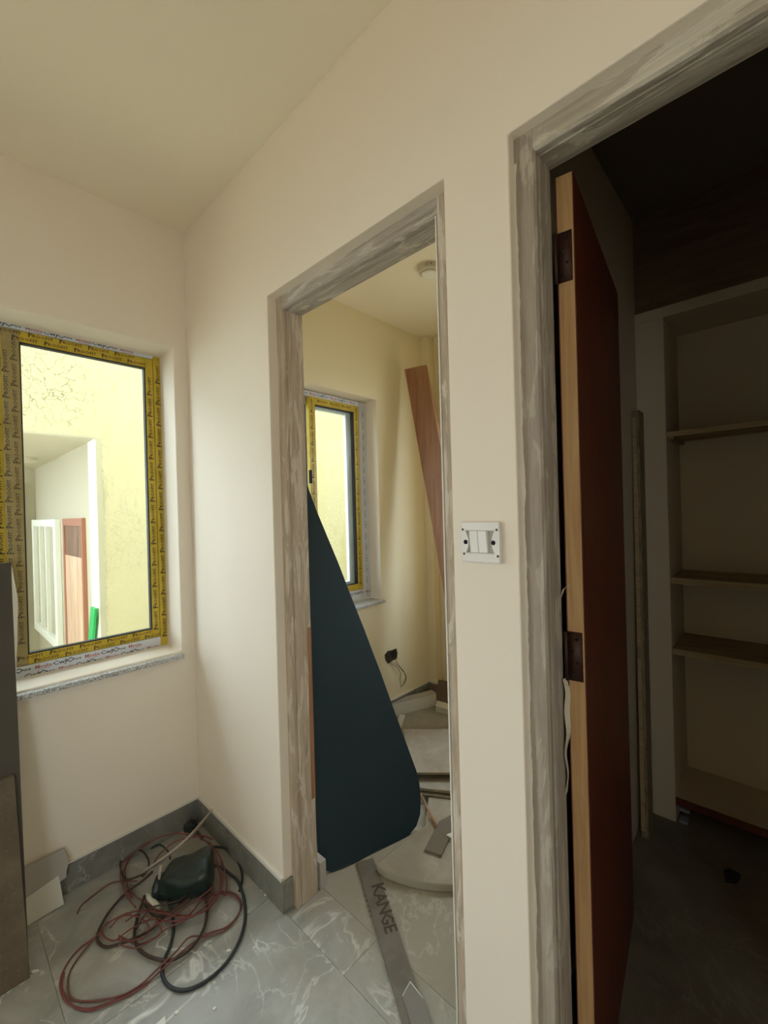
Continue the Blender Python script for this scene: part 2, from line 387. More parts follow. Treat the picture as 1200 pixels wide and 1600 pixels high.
# ------------------------------------------------------------------ structure
H = 2.70; S = 0.105; WT = 0.15
D1A, D1B, D1Z = 0.6845, 1.438, 2.168
D2A, D2B, D2Z = 1.600, 2.358, 2.171
W1 = (-1.26, -0.058, 0.795, 2.160); W2 = (0.42, 1.25, 0.803, 2.150)
def inr(u, v, r): return r[0] < u < r[1] and r[2] < v < r[3]
OP = (OPEN_Y0, OPEN_Y1, OPEN_Z0, OPEN_Z1)
wl = grid_solid([-3.6, OP[0], OP[1], W1[0], W1[1], W2[0], W2[1], 2.0], [-0.1, OP[2], W1[2], W2[2], W2[3], W1[3], OP[3], 2.82],
                lambda u, v: inr(u, v, W1) or inr(u, v, W2) or inr(u, v, OP), -0.25, 0.0, 0)
struct(wl.build('wall_left', M_wall, bevel=0.006, seg=3))
wf = grid_solid([0.0, D1A, D1B, D2A, D2B, 3.4], [0.0, D1Z, D2Z, H],
                lambda u, v: inr(u, v, (D1A, D1B, -1, D1Z)) or inr(u, v, (D2A, D2B, -1, D2Z)), 0.0, WT, 1)
struct(wf.build('wall_front', M_wall, bevel=0.003, seg=2))
wr = grid_solid([-3.6, -2.75, -1.95, 2.0], [-0.1, 0.85, 2.10, 2.82], lambda u, v: inr(u, v, (-2.75, -1.95, 0.85, 2.10)), 3.4, 3.55, 0)  # unseen window added in this wall as ambient fill
struct(wr.build('wall_right', M_wall))
struct(box(0.0, 3.4, -3.6, -3.45, 0.0, H).build('wall_back', M_wall))
struct(box(0.0, 3.4, -3.6, 2.0, H, 2.82).build('ceiling', M_ceil))
# far room (behind the first doorway)
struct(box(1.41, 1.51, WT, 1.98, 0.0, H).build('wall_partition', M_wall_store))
fb = grid_solid([0.0, 0.50, 1.37, 1.41], [0.0, 0.85, 2.15, H], lambda u, v: inr(u, v, (0.50, 1.37, 1.0, 2.15)), 1.812, 2.10, 1); struct(fb.build('wall_far', M_wall_far))  # unseen opening put in here to light the far room
struct(box(0.0, 0.075, 1.742, 1.812, 0.0, H).build('trim_1', M_wall_far, bevel=0.004, seg=2))
struct(box(0.0005, 0.008, WT+0.002, W2[0], 0.0, H).build('wall_left_lining', M_wall_far)) if False else None
# cream paint coat of the far room on the window wall and on the back of the front wall
wl2 = grid_solid([WT, W2[0], W2[1], 1.742], [0.0, W2[2], W2[3], H], lambda u, v: inr(u, v, W2), 0.0, 0.003, 0)
struct(wl2.build('wall_left_far', M_wall_far))
# store room (behind the second doorway)
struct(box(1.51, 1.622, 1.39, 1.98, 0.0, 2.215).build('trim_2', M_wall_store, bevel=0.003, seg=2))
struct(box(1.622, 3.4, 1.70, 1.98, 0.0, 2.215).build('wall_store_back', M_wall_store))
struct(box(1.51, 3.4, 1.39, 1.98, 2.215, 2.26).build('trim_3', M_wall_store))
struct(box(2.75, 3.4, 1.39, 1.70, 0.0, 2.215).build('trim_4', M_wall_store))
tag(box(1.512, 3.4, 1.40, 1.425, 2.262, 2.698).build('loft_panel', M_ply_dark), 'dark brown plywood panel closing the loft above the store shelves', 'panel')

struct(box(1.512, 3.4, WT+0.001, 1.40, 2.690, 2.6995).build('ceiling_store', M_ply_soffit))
# floor: substrate and large tiles with real joints
fr = struct(box(-0.0, 3.4, -3.45, 1.98, -0.10, -0.004).build('floor', M_putty_old))
def tiles(x0, x1, y0, y1, m, ox, oy, tw=1.2, th=0.6):
    j = 0.0012
    xs = sorted({x0, x1} | {ox+k*tw for k in range(-8, 9) if x0 < ox+k*tw < x1})
    ys = sorted({y0, y1} | {oy+k*th for k in range(-12, 13) if y0 < oy+k*th < y1})
    for a, b in zip(xs, xs[1:]):
        for c, d in zip(ys, ys[1:]):
            if b-a < 0.01 or d-c < 0.01: continue
            box(a+j/2, b-j/2, c+j/2, d-j/2, -0.004, 0.0).build('tile', m, fr)
tiles(0.0, 3.4, -3.45, 0.0, M_floor, 0.60, 0.0)
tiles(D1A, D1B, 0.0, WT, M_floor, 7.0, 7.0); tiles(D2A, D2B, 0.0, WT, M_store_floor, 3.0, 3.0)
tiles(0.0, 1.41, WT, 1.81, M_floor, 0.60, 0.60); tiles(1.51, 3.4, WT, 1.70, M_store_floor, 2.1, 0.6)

# skirting with a lighter line of putty along its top
def skirting(name, bx, px):
    o = struct(box(*bx).build(name, M_skirt, bevel=0.001)); box(*px).build('putty_line', M_putty, o); return o
skirting('baseboard_left', (0.0,0.010,-3.45,0.0,0,S), (0.0,0.008,-3.45,0.0,S,S+0.006))
skirting('baseboard_front', (0.010,D1A,-0.010,0.0,0,S), (0.010,D1A,-0.009,0.0,S,S+0.012))
struct(box(D1A, D1A+0.010, -0.010, 0.034, 0, S).build('baseboard_door', M_skirt, bevel=0.001))
struct(box(0.66, 0.716, WT-0.012, WT+0.016, 0, S-0.005).build('baseboard_door_inner', M_board_grey, bevel=0.001))
skirting('baseboard_far_left', (0.003,0.013,WT,1.742,0,S), (0.003,0.011,WT,1.742,S,S+0.008))
skirting('baseboard_column', (0.003,0.085,1.732,1.742,0,S), (0.003,0.083,1.734,1.742,S,S+0.008))
skirting('baseboard_column_side', (0.075,0.085,1.742,1.812,0,S), (0.075,0.083,1.742,1.812,S,S+0.008))
skirting('baseboard_far', (0.085,1.41,1.802,1.812,0,S), (0.085,1.41,1.804,1.812,S,S+0.008))

# ------------------------------------------------------------------ door frames
def frame_profile(x_wall, x_in, y0, y1, sgn):
    """plan section of an upright: square front, a small bead and a rebate behind"""
    return [(x_wall, y0), (x_in-sgn*0.005, y0), (x_in-sgn*0.001, y0+0.006), (x_in-sgn*0.001, y0+0.016), (x_in-sgn*0.004, y0+0.018),
            (x_in-sgn*0.004, y0+0.021), (x_in, y0+0.023), (x_in, y1-0.020), (x_in-sgn*0.003, y1-0.018), (x_in-sgn*0.003, y1), (x_wall, y1)]
def upright(name, prof, z1, m, parent):
    mb = MB(); mb.prism([(x, y, 0.0) for x, y in prof], [(x, y, z1) for x, y in prof]); return mb.build(name, m, parent)
def door_frame(name, A, B, Z, tl, tr, th, y0, y1, mj, mh):
    e = struct(empty(name, ((A+B)/2, 0, 0)))
    upright('jamb', frame_profile(A, A+tl, y0, y1, 1), Z, mj, e)
    upright('jamb', frame_profile(B, B-tr, y0, y1, -1), Z, mj, e)
    pr = [(Z, y0), (Z-th+0.005, y0), (Z-th+0.001, y0+0.006), (Z-th+0.001, y0+0.018), (Z-th+0.004, y0+0.020), (Z-th, y0+0.024), (Z-th, y1-0.018), (Z-th+0.006, y1-0.016), (Z-th+0.006, y1), (Z, y1)]
    mb = MB(); mb.prism([(A+tl-0.004, y, z) for z, y in pr], [(B-tr+0.004, y, z) for z, y in pr]); mb.build('frame_head', mh, e)
    return e
d1 = door_frame('door_1', D1A, D1B, D1Z, 0.031, 0.050, 0.045, 0.036, 0.128, M_jamb1, M_head1)
d2 = door_frame('door_2', D2A, D2B, D2Z, 0.045, 0.045, 0.045, 0.024, 0.108, M_jamb2, M_head2)
# pale strip standing in for the light on the inner arris of the right jamb of the first doorway, and ragged putty along the frames
box(D1B-0.0515, D1B-0.0480, 0.0345, 0.040, 0.0, D1Z-0.046).build('lit_arris', M_putty, d1)
def ragged(x0, wd, y, z0, z1, sgn, parent, m=M_putty):
    mb = MB(); n = int((z1-z0)/0.012); random.seed(int(x0*977)+3); prev = None; a = []; b = []
    for i in range(n+1):
        z = z0+(z1-z0)*i/n
        q = wd*(0.45+0.9*abs(noise.noise(Vector((x0*9, z*9.0, 1.7))))+0.35*random.random())
        a.append(Vector((x0, y, z))); b.append(Vector((x0+sgn*q, y-0.0004, z)))
    for i in range(n): mb.bm.faces.new([mb.bm.verts.new(p) for p in (a[i], b[i], b[i+1], a[i+1])])
    bmesh.ops.remove_doubles(mb.bm, verts=mb.bm.verts, dist=1e-6)
    return mb.build('putty_edge', m, parent)
ragged(D1B, 0.010, 0.0345, 0.0, 2.12, -1, d1)
ragged(D2A, 0.006, 0.0235, 0.0, 2.12, 1, d2)
# wood showing through at the worn back corner of jamb 1
box(D1A+0.0275, D1A+0.0292, 0.112, 0.1285, 0.35, 0.98).build('bare_wood_patch', M_redbrown, d1)

# door leaf of the second doorway, swung into the store room a little past square
ang = math.radians(97.5); hx, hy = 1.652, 0.113
u = Vector((math.cos(ang), math.sin(ang), 0)); n = Vector((math.sin(ang), -math.cos(ang), 0)); LW, LT, LZ = 0.665, 0.034, 2.112
def leaf_mtx(): 
    m = Matrix.Identity(4)
    for i in range(3): m[i][0], m[i][1] = u[i], n[i]
    m[0][3], m[1][3] = hx, hy; return m
LM = leaf_mtx()
leaf = box(0, LW, 0.001, LT-0.001, 0.012, LZ, mtx=LM).build('door_leaf', M_pine, d2)
leaf['_w'] = d2['_w']
box(0.0, LW+0.001, LT-0.001, LT+0.001, 0.012, LZ, mtx=LM).build('veneer', M_door, leaf)
box(0.0, LW+0.001, -0.001, 0.001, 0.012, LZ, mtx=LM).build('veneer', M_door, leaf)
for z, z_top in ((at(878,441,1,0.11).z, at(878,362,1,0.11).z), (at(895,1064,1,0.11).z, at(895,988,1,0.11).z)):
    hb = MB(); hb.box(-0.0022, 0.0, 0.0, LT-0.004, z, z_top, mtx=LM); hb.tube([LM@Vector((-0.004, -0.003, z)), LM@Vector((-0.004, -0.003, z_top))], 0.0045)
    h = hb.build('hinge', M_hinge, leaf)
    sb = MB()
    for k in range(4): sb.tube([LM@Vector((-0.002, 0.010+0.010*(k%2), z+(z_top-z)*(0.14+0.24*k))), LM@Vector((-0.0034, 0.010+0.010*(k%2), z+(z_top-z)*(0.14+0.24*k)))], 0.0035, 8)
    sb.build('screws', M_black, leaf)
# masking tape peeling off the jamb
def ribbon(pts, wd, m, name, parent=None):
    mb = MB(); a = []; b = []
    for p, q in pts: a.append(mb.bm.verts.new(p)); b.append(mb.bm.verts.new(Vector(p)+Vector(q)))
    for i in range(len(a)-1): mb.bm.faces.new([a[i], b[i], b[i+1], a[i+1]])
    o = mb.build(name, m, parent); s_ = o.modifiers.new('thick', 'SOLIDIFY'); s_.thickness = 0.0008; return o
tp = []; tz0, tz1 = at(884,1062,1,0.1).z, at(886,1242,1,0.1).z
for i in range(25):
    k = i/24; z = tz0+(tz1-tz0)*k; bow = 0.010*math.sin(k*math.pi)**1.0 + 0.006*math.sin(k*17)
    tp.append(((D2A+0.0455+bow*0.4, 0.096+0.004*math.sin(k*9), z), (0.003+0.005*math.sin(k*6), 0.011, 0.002)))
tag(ribbon(tp, 0.01, M_masking, 'masking_tape'), 'strip of cream masking tape peeling off the grey jamb beside the brown door', 'tape')
tag(ribbon([((D2A+0.046, 0.095, 1.205), (0.0, 0.008, 0.0)), ((D2A+0.052, 0.095, 1.222), (0.0, 0.008, 0.0)), ((D2A+0.066, 0.094, 1.232), (0.0, 0.005, 0.001))], 0.01, M_masking, 'tape_scrap'),
    'small curled scrap of pale tape sticking out between jamb and brown door', 'tape')

# ------------------------------------------------------------------ windows
def ring_bars(parent, x0, x1, y0, y1, z0, z1, wl_, wr, wb, wt, m, names=('stile','stile','bottom_rail','top_rail'), ms=None, bevel=0.002):
    ms = ms or (m, m, m, m); out = []
    out.append(box(x0, x1, y0, y0+wl_, z0, z1).build(names[0], ms[0], parent, bevel=bevel))
    out.append(box(x0, x1, y1-wr, y1, z0, z1).build(names[1], ms[1], parent, bevel=bevel))
    out.append(box(x0, x1, y0+wl_, y1-wr, z0, z0+wb).build(names[2], ms[2], parent, bevel=bevel))
    out.append(box(x0, x1, y0+wl_, y1-wr, z1-wt, z1).build(names[3], ms[3], parent, bevel=bevel))
    return out
def print_yellow(bar, x, vert, lo, hi, c, rows, dull=False):
    """two staggered rows of brand words on the yellow film; vert: words run up the stile"""
    k1, k2 = MB(), MB(); pitch = 0.100
    for r, off in enumerate(rows):
        a = lo+0.02+(0.05 if r % 2 else 0.0)
        while a < hi-0.05:
            if vert:
                stamp(k1, 'P', 0.030, (x, c+off, a), (0,0,1), (0,-1,0)); stamp(k1, 'ROOFIT', 0.017, (x, c+off, a+0.044), (0,0,1), (0,-1,0), 1.2)
            else:
                stamp(k1, 'P', 0.025, (x, a, c+off), (0,1,0), (0,0,1)); stamp(k2, 'ROOFIT', 0.0165, (x, a+0.040, c+off), (0,1,0), (0,0,1), 1.15)
            a += pitch
    k1.build('print', M_ink_dull if dull else M_ink_black, bar)
    if vert: k2.bm.free()
    else: k2.build('print', M_ink_brown, bar)
def print_white(bar, x, lo, hi, c, rows):
    k1, k2 = MB(), MB()
    for r, off in enumerate(rows):
        a = lo+0.02+(0.075 if r % 2 else 0.0)
        while a < hi-0.06:
            stamp(k1, 'CwJ', 0.022, (x, a, c+off), (0,1,0), (0,0,1), 1.3); stamp(k1, 'O', 0.026, (x, a+0.036, c+off), (0,1,0), (0,0,1), 1.6); stamp(k1, 'os', 0.017, (x, a+0.062, c+off), (0,1,0), (0,0,1), 1.4)
            stamp(k2, 'Mveka', 0.019, (x, a+0.112, c+off), (0,1,0), (0,0,1), 1.1)
            k2.box(x-0.0002, x, a+0.095, a+0.132, c+off-0.0105, c+off-0.009)
            a += 0.165
    k1.build('print', M_ink_grey, bar); k2.build('print', M_ink_red, bar)

XF = -0.165
w1 = struct(empty('window_1', (XF, -0.66, 0.78)))
b = ring_bars(w1, -0.235, XF, W1[0]-0.005, W1[1], 0.781, 2.172, 0.03, 0.030, 0.056, 0.026, M_white_tape, ms=(M_yellow_tape, M_yellow_tape, M_white_tape, M_white_tape))
print_white(b[2], XF+0.0003, -0.66, -0.09, 0.809, (0.013, -0.013)); print_white(b[3], XF+0.0003, -0.66, -0.09, 2.158, (0.0,))
print_yellow(b[1], XF+0.0003, True, 0.82, 2.14, -0.073, (0.004,))
def sash(par, x0, x1, y0, y1, z0, z1, wl_, wr, wb, wt, m, gl=None):
    bars = ring_bars(par, x0, x1, y0, y1, z0, z1, wl_, wr, wb, wt, m, ms=gl or (m,)*4)
    g = MB(); gy0, gy1, gz0, gz1 = y0+wl_, y1-wr, z0+wb, z1-wt; e = 0.005
    g.box(x0, x1-0.006, gy0, gy0+e, gz0, gz1).box(x0, x1-0.006, gy1-e, gy1, gz0, gz1).box(x0, x1-0.006, gy0+e, gy1-e, gz0, gz0+e).box(x0, x1-0.006, gy0+e, gy1-e, gz1-e, gz1)
    g.build('gasket', M_gasket, par)
    xm = (x0+x1)/2; box(xm-0.002, xm+0.002, gy0+e, gy1-e, gz0+e, gz1-e).build('pane', M_glass, par)
    return bars
b = sash(w1, -0.20, XF-0.004, -0.626, -0.0885, 0.838, 2.145, 0.052, 0.032, 0.038, 0.043, M_yellow_tape, gl=(M_yellow_tape_backlit, M_yellow_tape, M_yellow_tape, M_yellow_tape))
print_yellow(b[2], XF-0.0037, False, -0.62, -0.09, 0.857, (0.009, -0.010)); print_yellow(b[3], XF-0.0037, False, -0.66, -0.10, 2.124, (0.010, -0.011))
print_yellow(b[1], XF-0.0037, True, 0.86, 2.12, -0.1045, (0.0,)); print_yellow(b[0], XF-0.0037, True, 0.86, 2.12, -0.600, (-0.016, 0.010), dull=True)
b = sash(w1, -0.233, -0.205, -1.235, -0.612, 0.838, 2.145, 0.05, 0.052, 0.038, 0.043, M_yellow_tape)
print_yellow(b[1], -0.2047, True, 0.86, 2.12, -0.640, (0.0,))
sl = struct(box(-0.165, 0.027, W1[0]-0.01, W1[1]+0.003, 0.768, 0.787).build('window_1_sill', M_granite, bevel=0.003, seg=2)); sl.name = 'trim_5'
XG = -0.10
w2 = struct(empty('window_2', (XG, 0.84, 0.80)))
b = ring_bars(w2, -0.17, XG, W2[0]-0.005, W2[1]+0.002, 0.815, 2.142, 0.03, 0.068, 0.062, 0.030, M_white_tape)
print_white(b[3], XG+0.0003, 0.5, 1.2, 2.127, (0.0,)); print_white(b[2], XG+0.0003, 0.6, 1.2, 0.85, (0.008,))
k = MB(); a = 0.86
while a < 2.1: stamp(k, 'CwJ O', 0.015, (XG+0.0003, 1.217, a), (0,0,1), (0,-1,0), 1.2); a += 0.075
k.build('print', M_ink_grey, b[1])
b = sash(w2, -0.135, XG-0.002, 0.768, 1.182, 0.878, 2.112, 0.045, 0.042, 0.040, 0.043, M_yellow_tape)
print_yellow(b[0], XG-0.0017, True, 0.9, 2.09, 0.79, (0.0,)); print_yellow(b[1], XG-0.0017, True, 0.9, 2.09, 1.161, (0.0,)); print_yellow(b[3], XG-0.0017, False, 0.82, 1.12, 2.09, (0.0,))
ring_bars(w2, -0.165, -0.138, 0.80, 1.140, 0.918, 2.070, 0.012, 0.045, 0.022, 0.022, M_pvc)
sash(w2, -0.168, -0.140, 0.45, 0.795, 0.878, 2.112, 0.045, 0.02, 0.04, 0.043, M_pvc)
box(-0.10, -0.085, 0.752, 0.765, 1.58, 1.66).build('latch', M_black, w2)
sl = struct(box(-0.10, 0.030, W2[0]-0.01, W2[1]+0.012, 0.787, 0.805).build('trim_6', M_granite, bevel=0.003, seg=2))

# ------------------------------------------------------------------ neighbouring building across the gap
NX = -1.6; NY = 0.006; NZ = 1.975; ND = -4.10; FZ = -0.65
nb = tag(empty('neighbour_building', (-2.8, 1.0, -3.0)), 'cream plastered neighbouring building with open balcony seen through the windows', 'building')
box(ND-0.2, NX, NY, 7.0, -3.0, 2.75).build('wall', M_ext, nb)
box(ND-0.2, NX, -1.78, NY, NZ, 2.75).build('wall', M_ext, nb)
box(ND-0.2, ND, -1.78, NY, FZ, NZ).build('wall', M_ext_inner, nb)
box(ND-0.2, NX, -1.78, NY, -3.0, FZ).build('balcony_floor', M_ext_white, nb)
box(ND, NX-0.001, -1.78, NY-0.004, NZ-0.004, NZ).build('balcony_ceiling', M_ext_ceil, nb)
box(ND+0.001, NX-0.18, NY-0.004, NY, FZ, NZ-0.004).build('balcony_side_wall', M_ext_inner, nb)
box(NX-0.18, NX+0.002, NY-0.008, NY, FZ, NZ-0.004).build('white_reveal', M_ext_white, nb)
box(ND-0.2, NX, -1.88, -1.78, -3.0, 1.15).build('wall', M_ext, nb)
box(NX-0.15, NX, -1.88, -1.78, 1.15, 2.75).build('wall', M_ext, nb)
# rough band of bare plaster round the opening
mb = MB(); random.seed(4)
for i in range(150):
    z = FZ+0.6+i*0.0175
    if z > NZ: break
    ww = 0.030+0.016*random.random(); mb.box(NX, NX+0.004, NY, NY+ww, z, z+0.0175)
mb.build('rough_plaster_edge', M_ext_rough, nb)
mb = MB(); random.seed(5)
for i in range(70):
    y = NY-i*0.0175; mb.box(NX, NX+0.004, y-0.0175, y, NZ, NZ+0.008+0.010*random.random())
mb.build('rough_plaster_edge', M_ext_rough, nb)
# balcony door
dr = empty('balcony_door', (0,0,0)); dr.parent = nb; dr.location = Vector((-2.26, NY, FZ))-Vector(nb['_w']); dr['_w'] = (-2.26, NY, FZ)
fx = NY-0.03
box(-2.60, -2.55, fx, NY, FZ, 1.41).build('door_frame', M_ext_lintel, dr); box(-1.96, -1.92, fx, NY, FZ, 1.41).build('door_frame', M_ext_lintel, dr)
box(-2.55, -1.96, fx, NY, 1.35, 1.41).build('door_lintel', M_ext_lintel, dr)
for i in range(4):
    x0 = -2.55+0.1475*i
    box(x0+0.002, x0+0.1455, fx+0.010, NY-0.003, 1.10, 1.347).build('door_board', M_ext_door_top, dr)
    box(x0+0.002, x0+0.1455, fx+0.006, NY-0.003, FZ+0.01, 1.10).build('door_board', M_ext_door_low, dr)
# balcony window
nw = empty('balcony_window', (0,0,0)); nw.parent = nb; nw.location = Vector((-3.4, NY, 0.25))-Vector(nb['_w']); nw['_w'] = (-3.4, NY, 0.25)
ring = MB(); y0_, y1_ = NY-0.05, NY-0.004
ring.box(-4.04,-3.96,y0_,y1_,0.22,1.41).box(-2.90,-2.82,y0_,y1_,0.22,1.41).box(-3.96,-2.90,y0_,y1_,1.34,1.41).box(-3.96,-2.90,y0_,y1_,0.22,0.30)
ring.build('window_frame', M_ext_white, nw, bevel=0.004)
for xm in (-3.62, -3.30): box(xm-0.025, xm+0.025, y0_+0.004, y1_, 0.30, 1.34).build('mullion', M_ext_white, nw)
M_npane = mat('frosted_balcony_pane', (0.50,0.47,0.36), 0.25)
for a_, b_ in ((-3.96,-3.645), (-3.595,-3.325), (-3.275,-2.90)): box(a_, b_, NY-0.016, NY-0.008, 0.30, 1.34).build('pane', M_npane, nw)
box(ND, ND+0.05, -0.30, -0.10, FZ, 1.80).build('column', M_ext, nb)
mb = MB(); mb.lathe([(0.09,0.0),(0.09,-0.03),(0.06,-0.045)], (-3.0, -0.215, NZ-0.004), 20); mb.build('balcony_lamp', M_lamp_base, nb)
gp = [(-1.72,-0.035,-0.64), (-1.60,-0.035,-0.64)]
m_ = MB(); A_ = at(138,1010,1,-0.03); B_ = at(143,948,1,-0.03); m_.prism([(A_.x,-0.035,A_.z),(A_.x+0.11,-0.035,A_.z),(A_.x+0.11,-0.02,A_.z),(A_.x,-0.02,A_.z)], [(B_.x,-0.035,B_.z),(B_.x+0.11,-0.035,B_.z),(B_.x+0.11,-0.02,B_.z),(B_.x,-0.02,B_.z)])
dz = (B_-A_); k_ = (FZ-A_.z)/dz.z; base = A_+dz*k_
gs = MB(); gs.prism([(base.x,-0.035,FZ),(base.x+0.11,-0.035,FZ),(base.x+0.11,-0.02,FZ),(base.x,-0.02,FZ)], [(B_.x,-0.035,B_.z),(B_.x+0.11,-0.035,B_.z),(B_.x+0.11,-0.02,B_.z),(B_.x,-0.02,B_.z)]); m_.bm.free()
tag(center(gs.build('green_plank', M_green)), 'bright green strip leaning beside the balcony doorway outside the window', 'plank')
struct(box(-30, 30, -30, 30, -3.1, -3.0).build('ground', M_concrete))
struct(box(-0.25, 3.55, -3.6, 2.10, 2.82, 2.95).build('roof_slab', M_concrete))
struct(box(1.41, 3.55, 1.98, 2.10, -3.0, 6.0).build('wall_outer', M_ext_white))
struct(box(-0.25, 0.0, 1.98, 2.10, -0.1, 2.95).build('wall_outer_side', M_ext_white))
struct(box(-0.25, 3.40, -3.6, 2.10, 2.95, 9.0).build('wall_light_blocker_top', M_ext))  # unseen tall mass added to cut sky light on the neighbour wall
struct(box(-0.25, 3.55, -9.0, -3.62, -3.0, 9.0).build('wall_light_blocker_wing', M_ext))  # added out of view to darken the gap from the near end
struct(box(-0.25, 0.15, 2.10, 8.0, -3.0, 9.0).build('wall_light_blocker_fin', M_ext))  # thin unseen block added to shade the neighbour from the far end
struct(box(-0.25, 3.55, -3.6, 2.10, -3.0, -0.1).build('wall_below', M_ext))

# ------------------------------------------------------------------ switch plate on the pier
sw = tag(empty('light_switch', (1.516, 0, 1.281)), 'square white two-gang switch plate fixed on the pier between the doorways', 'switch')
X0, X1, Z0, Z1 = 1.4685, 1.563, 1.282, 1.371
mb = MB(); bm = mb.bm
box(X0+0.004, X1-0.004, -0.006, 0.0, Z0+0.004, Z1-0.004).build('back_box', M_switch_in, sw)
box(X0, X1, -0.013, -0.002, Z1-0.020, Z1).build('plate_rail', M_switch, sw, bevel=0.0025, seg=2)
box(X0, X1, -0.013, -0.002, Z0, Z0+0.021).build('plate_rail', M_switch, sw, bevel=0.0025, seg=2)
def cheek(xe, sgn):
    pts = [(xe, -0.0128, Z0+0.019)]; 
    for i in range(9):
        a_ = -1+2*i/8; pts.append((xe+sgn*(0.0145+0.008*(1-a_*a_)-0.004), -0.0128, (Z0+Z1)/2+a_*0.0262))
    pts.append((xe, -0.0128, Z1-0.018)); return MB().slab(pts, (0, 0.0108, 0))
cheek(X0, 1).build('plate_cheek', M_switch, sw); cheek(X1, -1).build('plate_cheek', M_switch, sw)
for a_, b_ in ((1.4905, 1.5115), (1.5122, 1.5332)):
    mm = MB().prism([(a_,-0.011,1.3035),(b_,-0.011,1.3035),(b_,0.0,1.3035),(a_,0.0,1.3035)], [(a_,-0.016,1.3512),(b_,-0.016,1.3512),(b_,0.0,1.3512),(a_,0.0,1.3512)]); mm.build('rocker', M_rocker, sw, bevel=0.001)
for x_, z_, r_ in ((1.4802,1.3262,0.0052), (1.5485,1.3262,0.0052), (1.4735,1.354,0.0028), (1.5572,1.354,0.0028), (1.4755,1.300,0.0028), (1.5585,1.298,0.0028)):
    mm = MB(); mm.tube([(x_, -0.0132, z_), (x_, -0.0122, z_)], r_, 12); o = mm.build('screw_hole', M_black if r_ > 0.004 else M_ink_dull, sw)

# ceiling lamp in the far room
c = at(672, 424, 2, 2.68)
lp = tag(empty('ceiling_lamp', (c.x, c.y, H)), 'small round white surface lamp on the far room ceiling', 'lamp')
MB().lathe([(0.062,0.0),(0.062,-0.026),(0.058,-0.030)], (c.x, c.y, H), 40).build('lamp_base', M_lamp_base, lp)
MB().lathe([(0.045,0.0),(0.046,-0.008),(0.042,-0.014),(0.030,-0.017)], (c.x, c.y, H-0.030), 40).build('lamp_lens', M_lamp, lp, smooth=False)
k = MB()
vd = Vector((CX-c.x, CY-c.y, 0)).normalized(); base_a = math.atan2(vd.y, vd.x)
for s_, da in (('LT', -0.25), ('4', 0.10)):
    a_ = base_a+da; rd = Vector((math.cos(a_), math.sin(a_), 0)); tn = Vector((-math.sin(a_), math.cos(a_), 0))
    stamp(k, s_, 0.016, Vector((c.x, c.y, H-0.013))+rd*0.0628, tn, (0,0,1))
k.build('print', M_ink_dull, lp)

# ------------------------------------------------------------------ far room: blue sheet
P1 = Vector((0.685, 0.215, 0.004)); P2 = Vector((0.79, 0.56, 0.004)); T = Vector((0.05, 0.634, 1.55))
PN = (P2-P1).cross(T-P1).normalized()
if PN.dot(Vector((CX,CY,CH))-P1) < 0: PN = -PN
def onplane(px, py):
    d = _f*FPX + _r*(px-600) + _u*(800-py); o = Vector((CX, CY, CH)); return o + d*((P1-o).dot(PN)/d.dot(PN))
outl = [(479,752),(484,768),(496,800),(510,834),(528,877),(547,926),(570,984),(595,1050),(620,1120),(640,1174),(651,1204),(656,1226),(658,1250),(657,1272),(651,1291),(639,1306),(616,1320),(590,1333),(568,1346),(552,1358),(536,1363),(518,1364),(506,1360),(498,1347)]
pts = [onplane(*p) for p in outl]
left = [P1+Vector((-0.045,-0.010,0.05))]
pts = [p if p.z > 0.003 else Vector((p.x, p.y, 0.003)) for p in pts]
# hidden left border runs from the foot up to the tip just behind the jamb
a0, a1 = pts[-1], pts[0]
lb = []
for i in range(1, 6):
    k_ = i/6; q = a0.lerp(a1, k_); q = q + (P1-P2).normalized()*0.02*math.sin(k_*math.pi); lb.append(q)
poly = pts+lb
mb = MB(); mb.slab(poly, -PN*0.012)
bs = tag(center(mb.build('blue_sheet', M_blue, bevel=0.003, seg=2)), 'tall dark blue sheet tapering to a point, leaning inside the first doorway', 'sheet')

# red-brown board in the far corner
YB = 1.515
pa = at(632,577,1,YB); pb = at(665,570,1,YB); pc = at(697,945,1,YB); dirn = (pc-pa).normalized()
foot = pa+dirn*((0.002-pa.z)/dirn.z); f2 = pb+dirn*((0.002-pb.z)/dirn.z)
mb = MB(); mb.slab([foot, f2, pb, pa], (0.0, 0.018, 0.0))
tag(center(mb.build('red_brown_board', M_redbrown, bevel=0.001)), 'long reddish brown board leaning in the far corner', 'board')

# broken box hole with dangling wires on the far window wall
hc = (1.262, 1.384)
mb = MB(); hp = [at(x_, y_, 0, 0.004) for x_, y_ in ((601,1023),(606,1017),(612,1016),(619,1013),(621,1020),(620,1029),(612,1033),(606,1037),(602,1031))]
hole = tag(empty('socket_hole', (0.0, 1.32, 0.36)), 'broken dark socket hole with loose wires low on the far window wall', 'hole')
mb.slab(hp, (0.0015, 0, 0)); mb.build('cavity', M_hole, hole)
hp2 = [at(x_, y_, 0, 0.006) for x_, y_ in ((609,1020),(618,1015),(620,1024),(613,1029))]
mb = MB(); mb.slab(hp2, (0.0015,0,0)); mb.build('cavity_depth', M_black, hole)
def spline(p, n=8, closed=False):
    p = [Vector(q) for q in p]; out = []
    for i in range(len(p)-1):
        a, b_, c_, d_ = p[max(i-1,0)], p[i], p[i+1], p[min(i+2,len(p)-1)]
        for k in range(n):
            t = k/n; out.append(0.5*((2*b_)+(c_-a)*t+(2*a-5*b_+4*c_-d_)*t*t+(3*b_-a-3*c_+d_)*t**3))
    out.append(p[-1]); return out
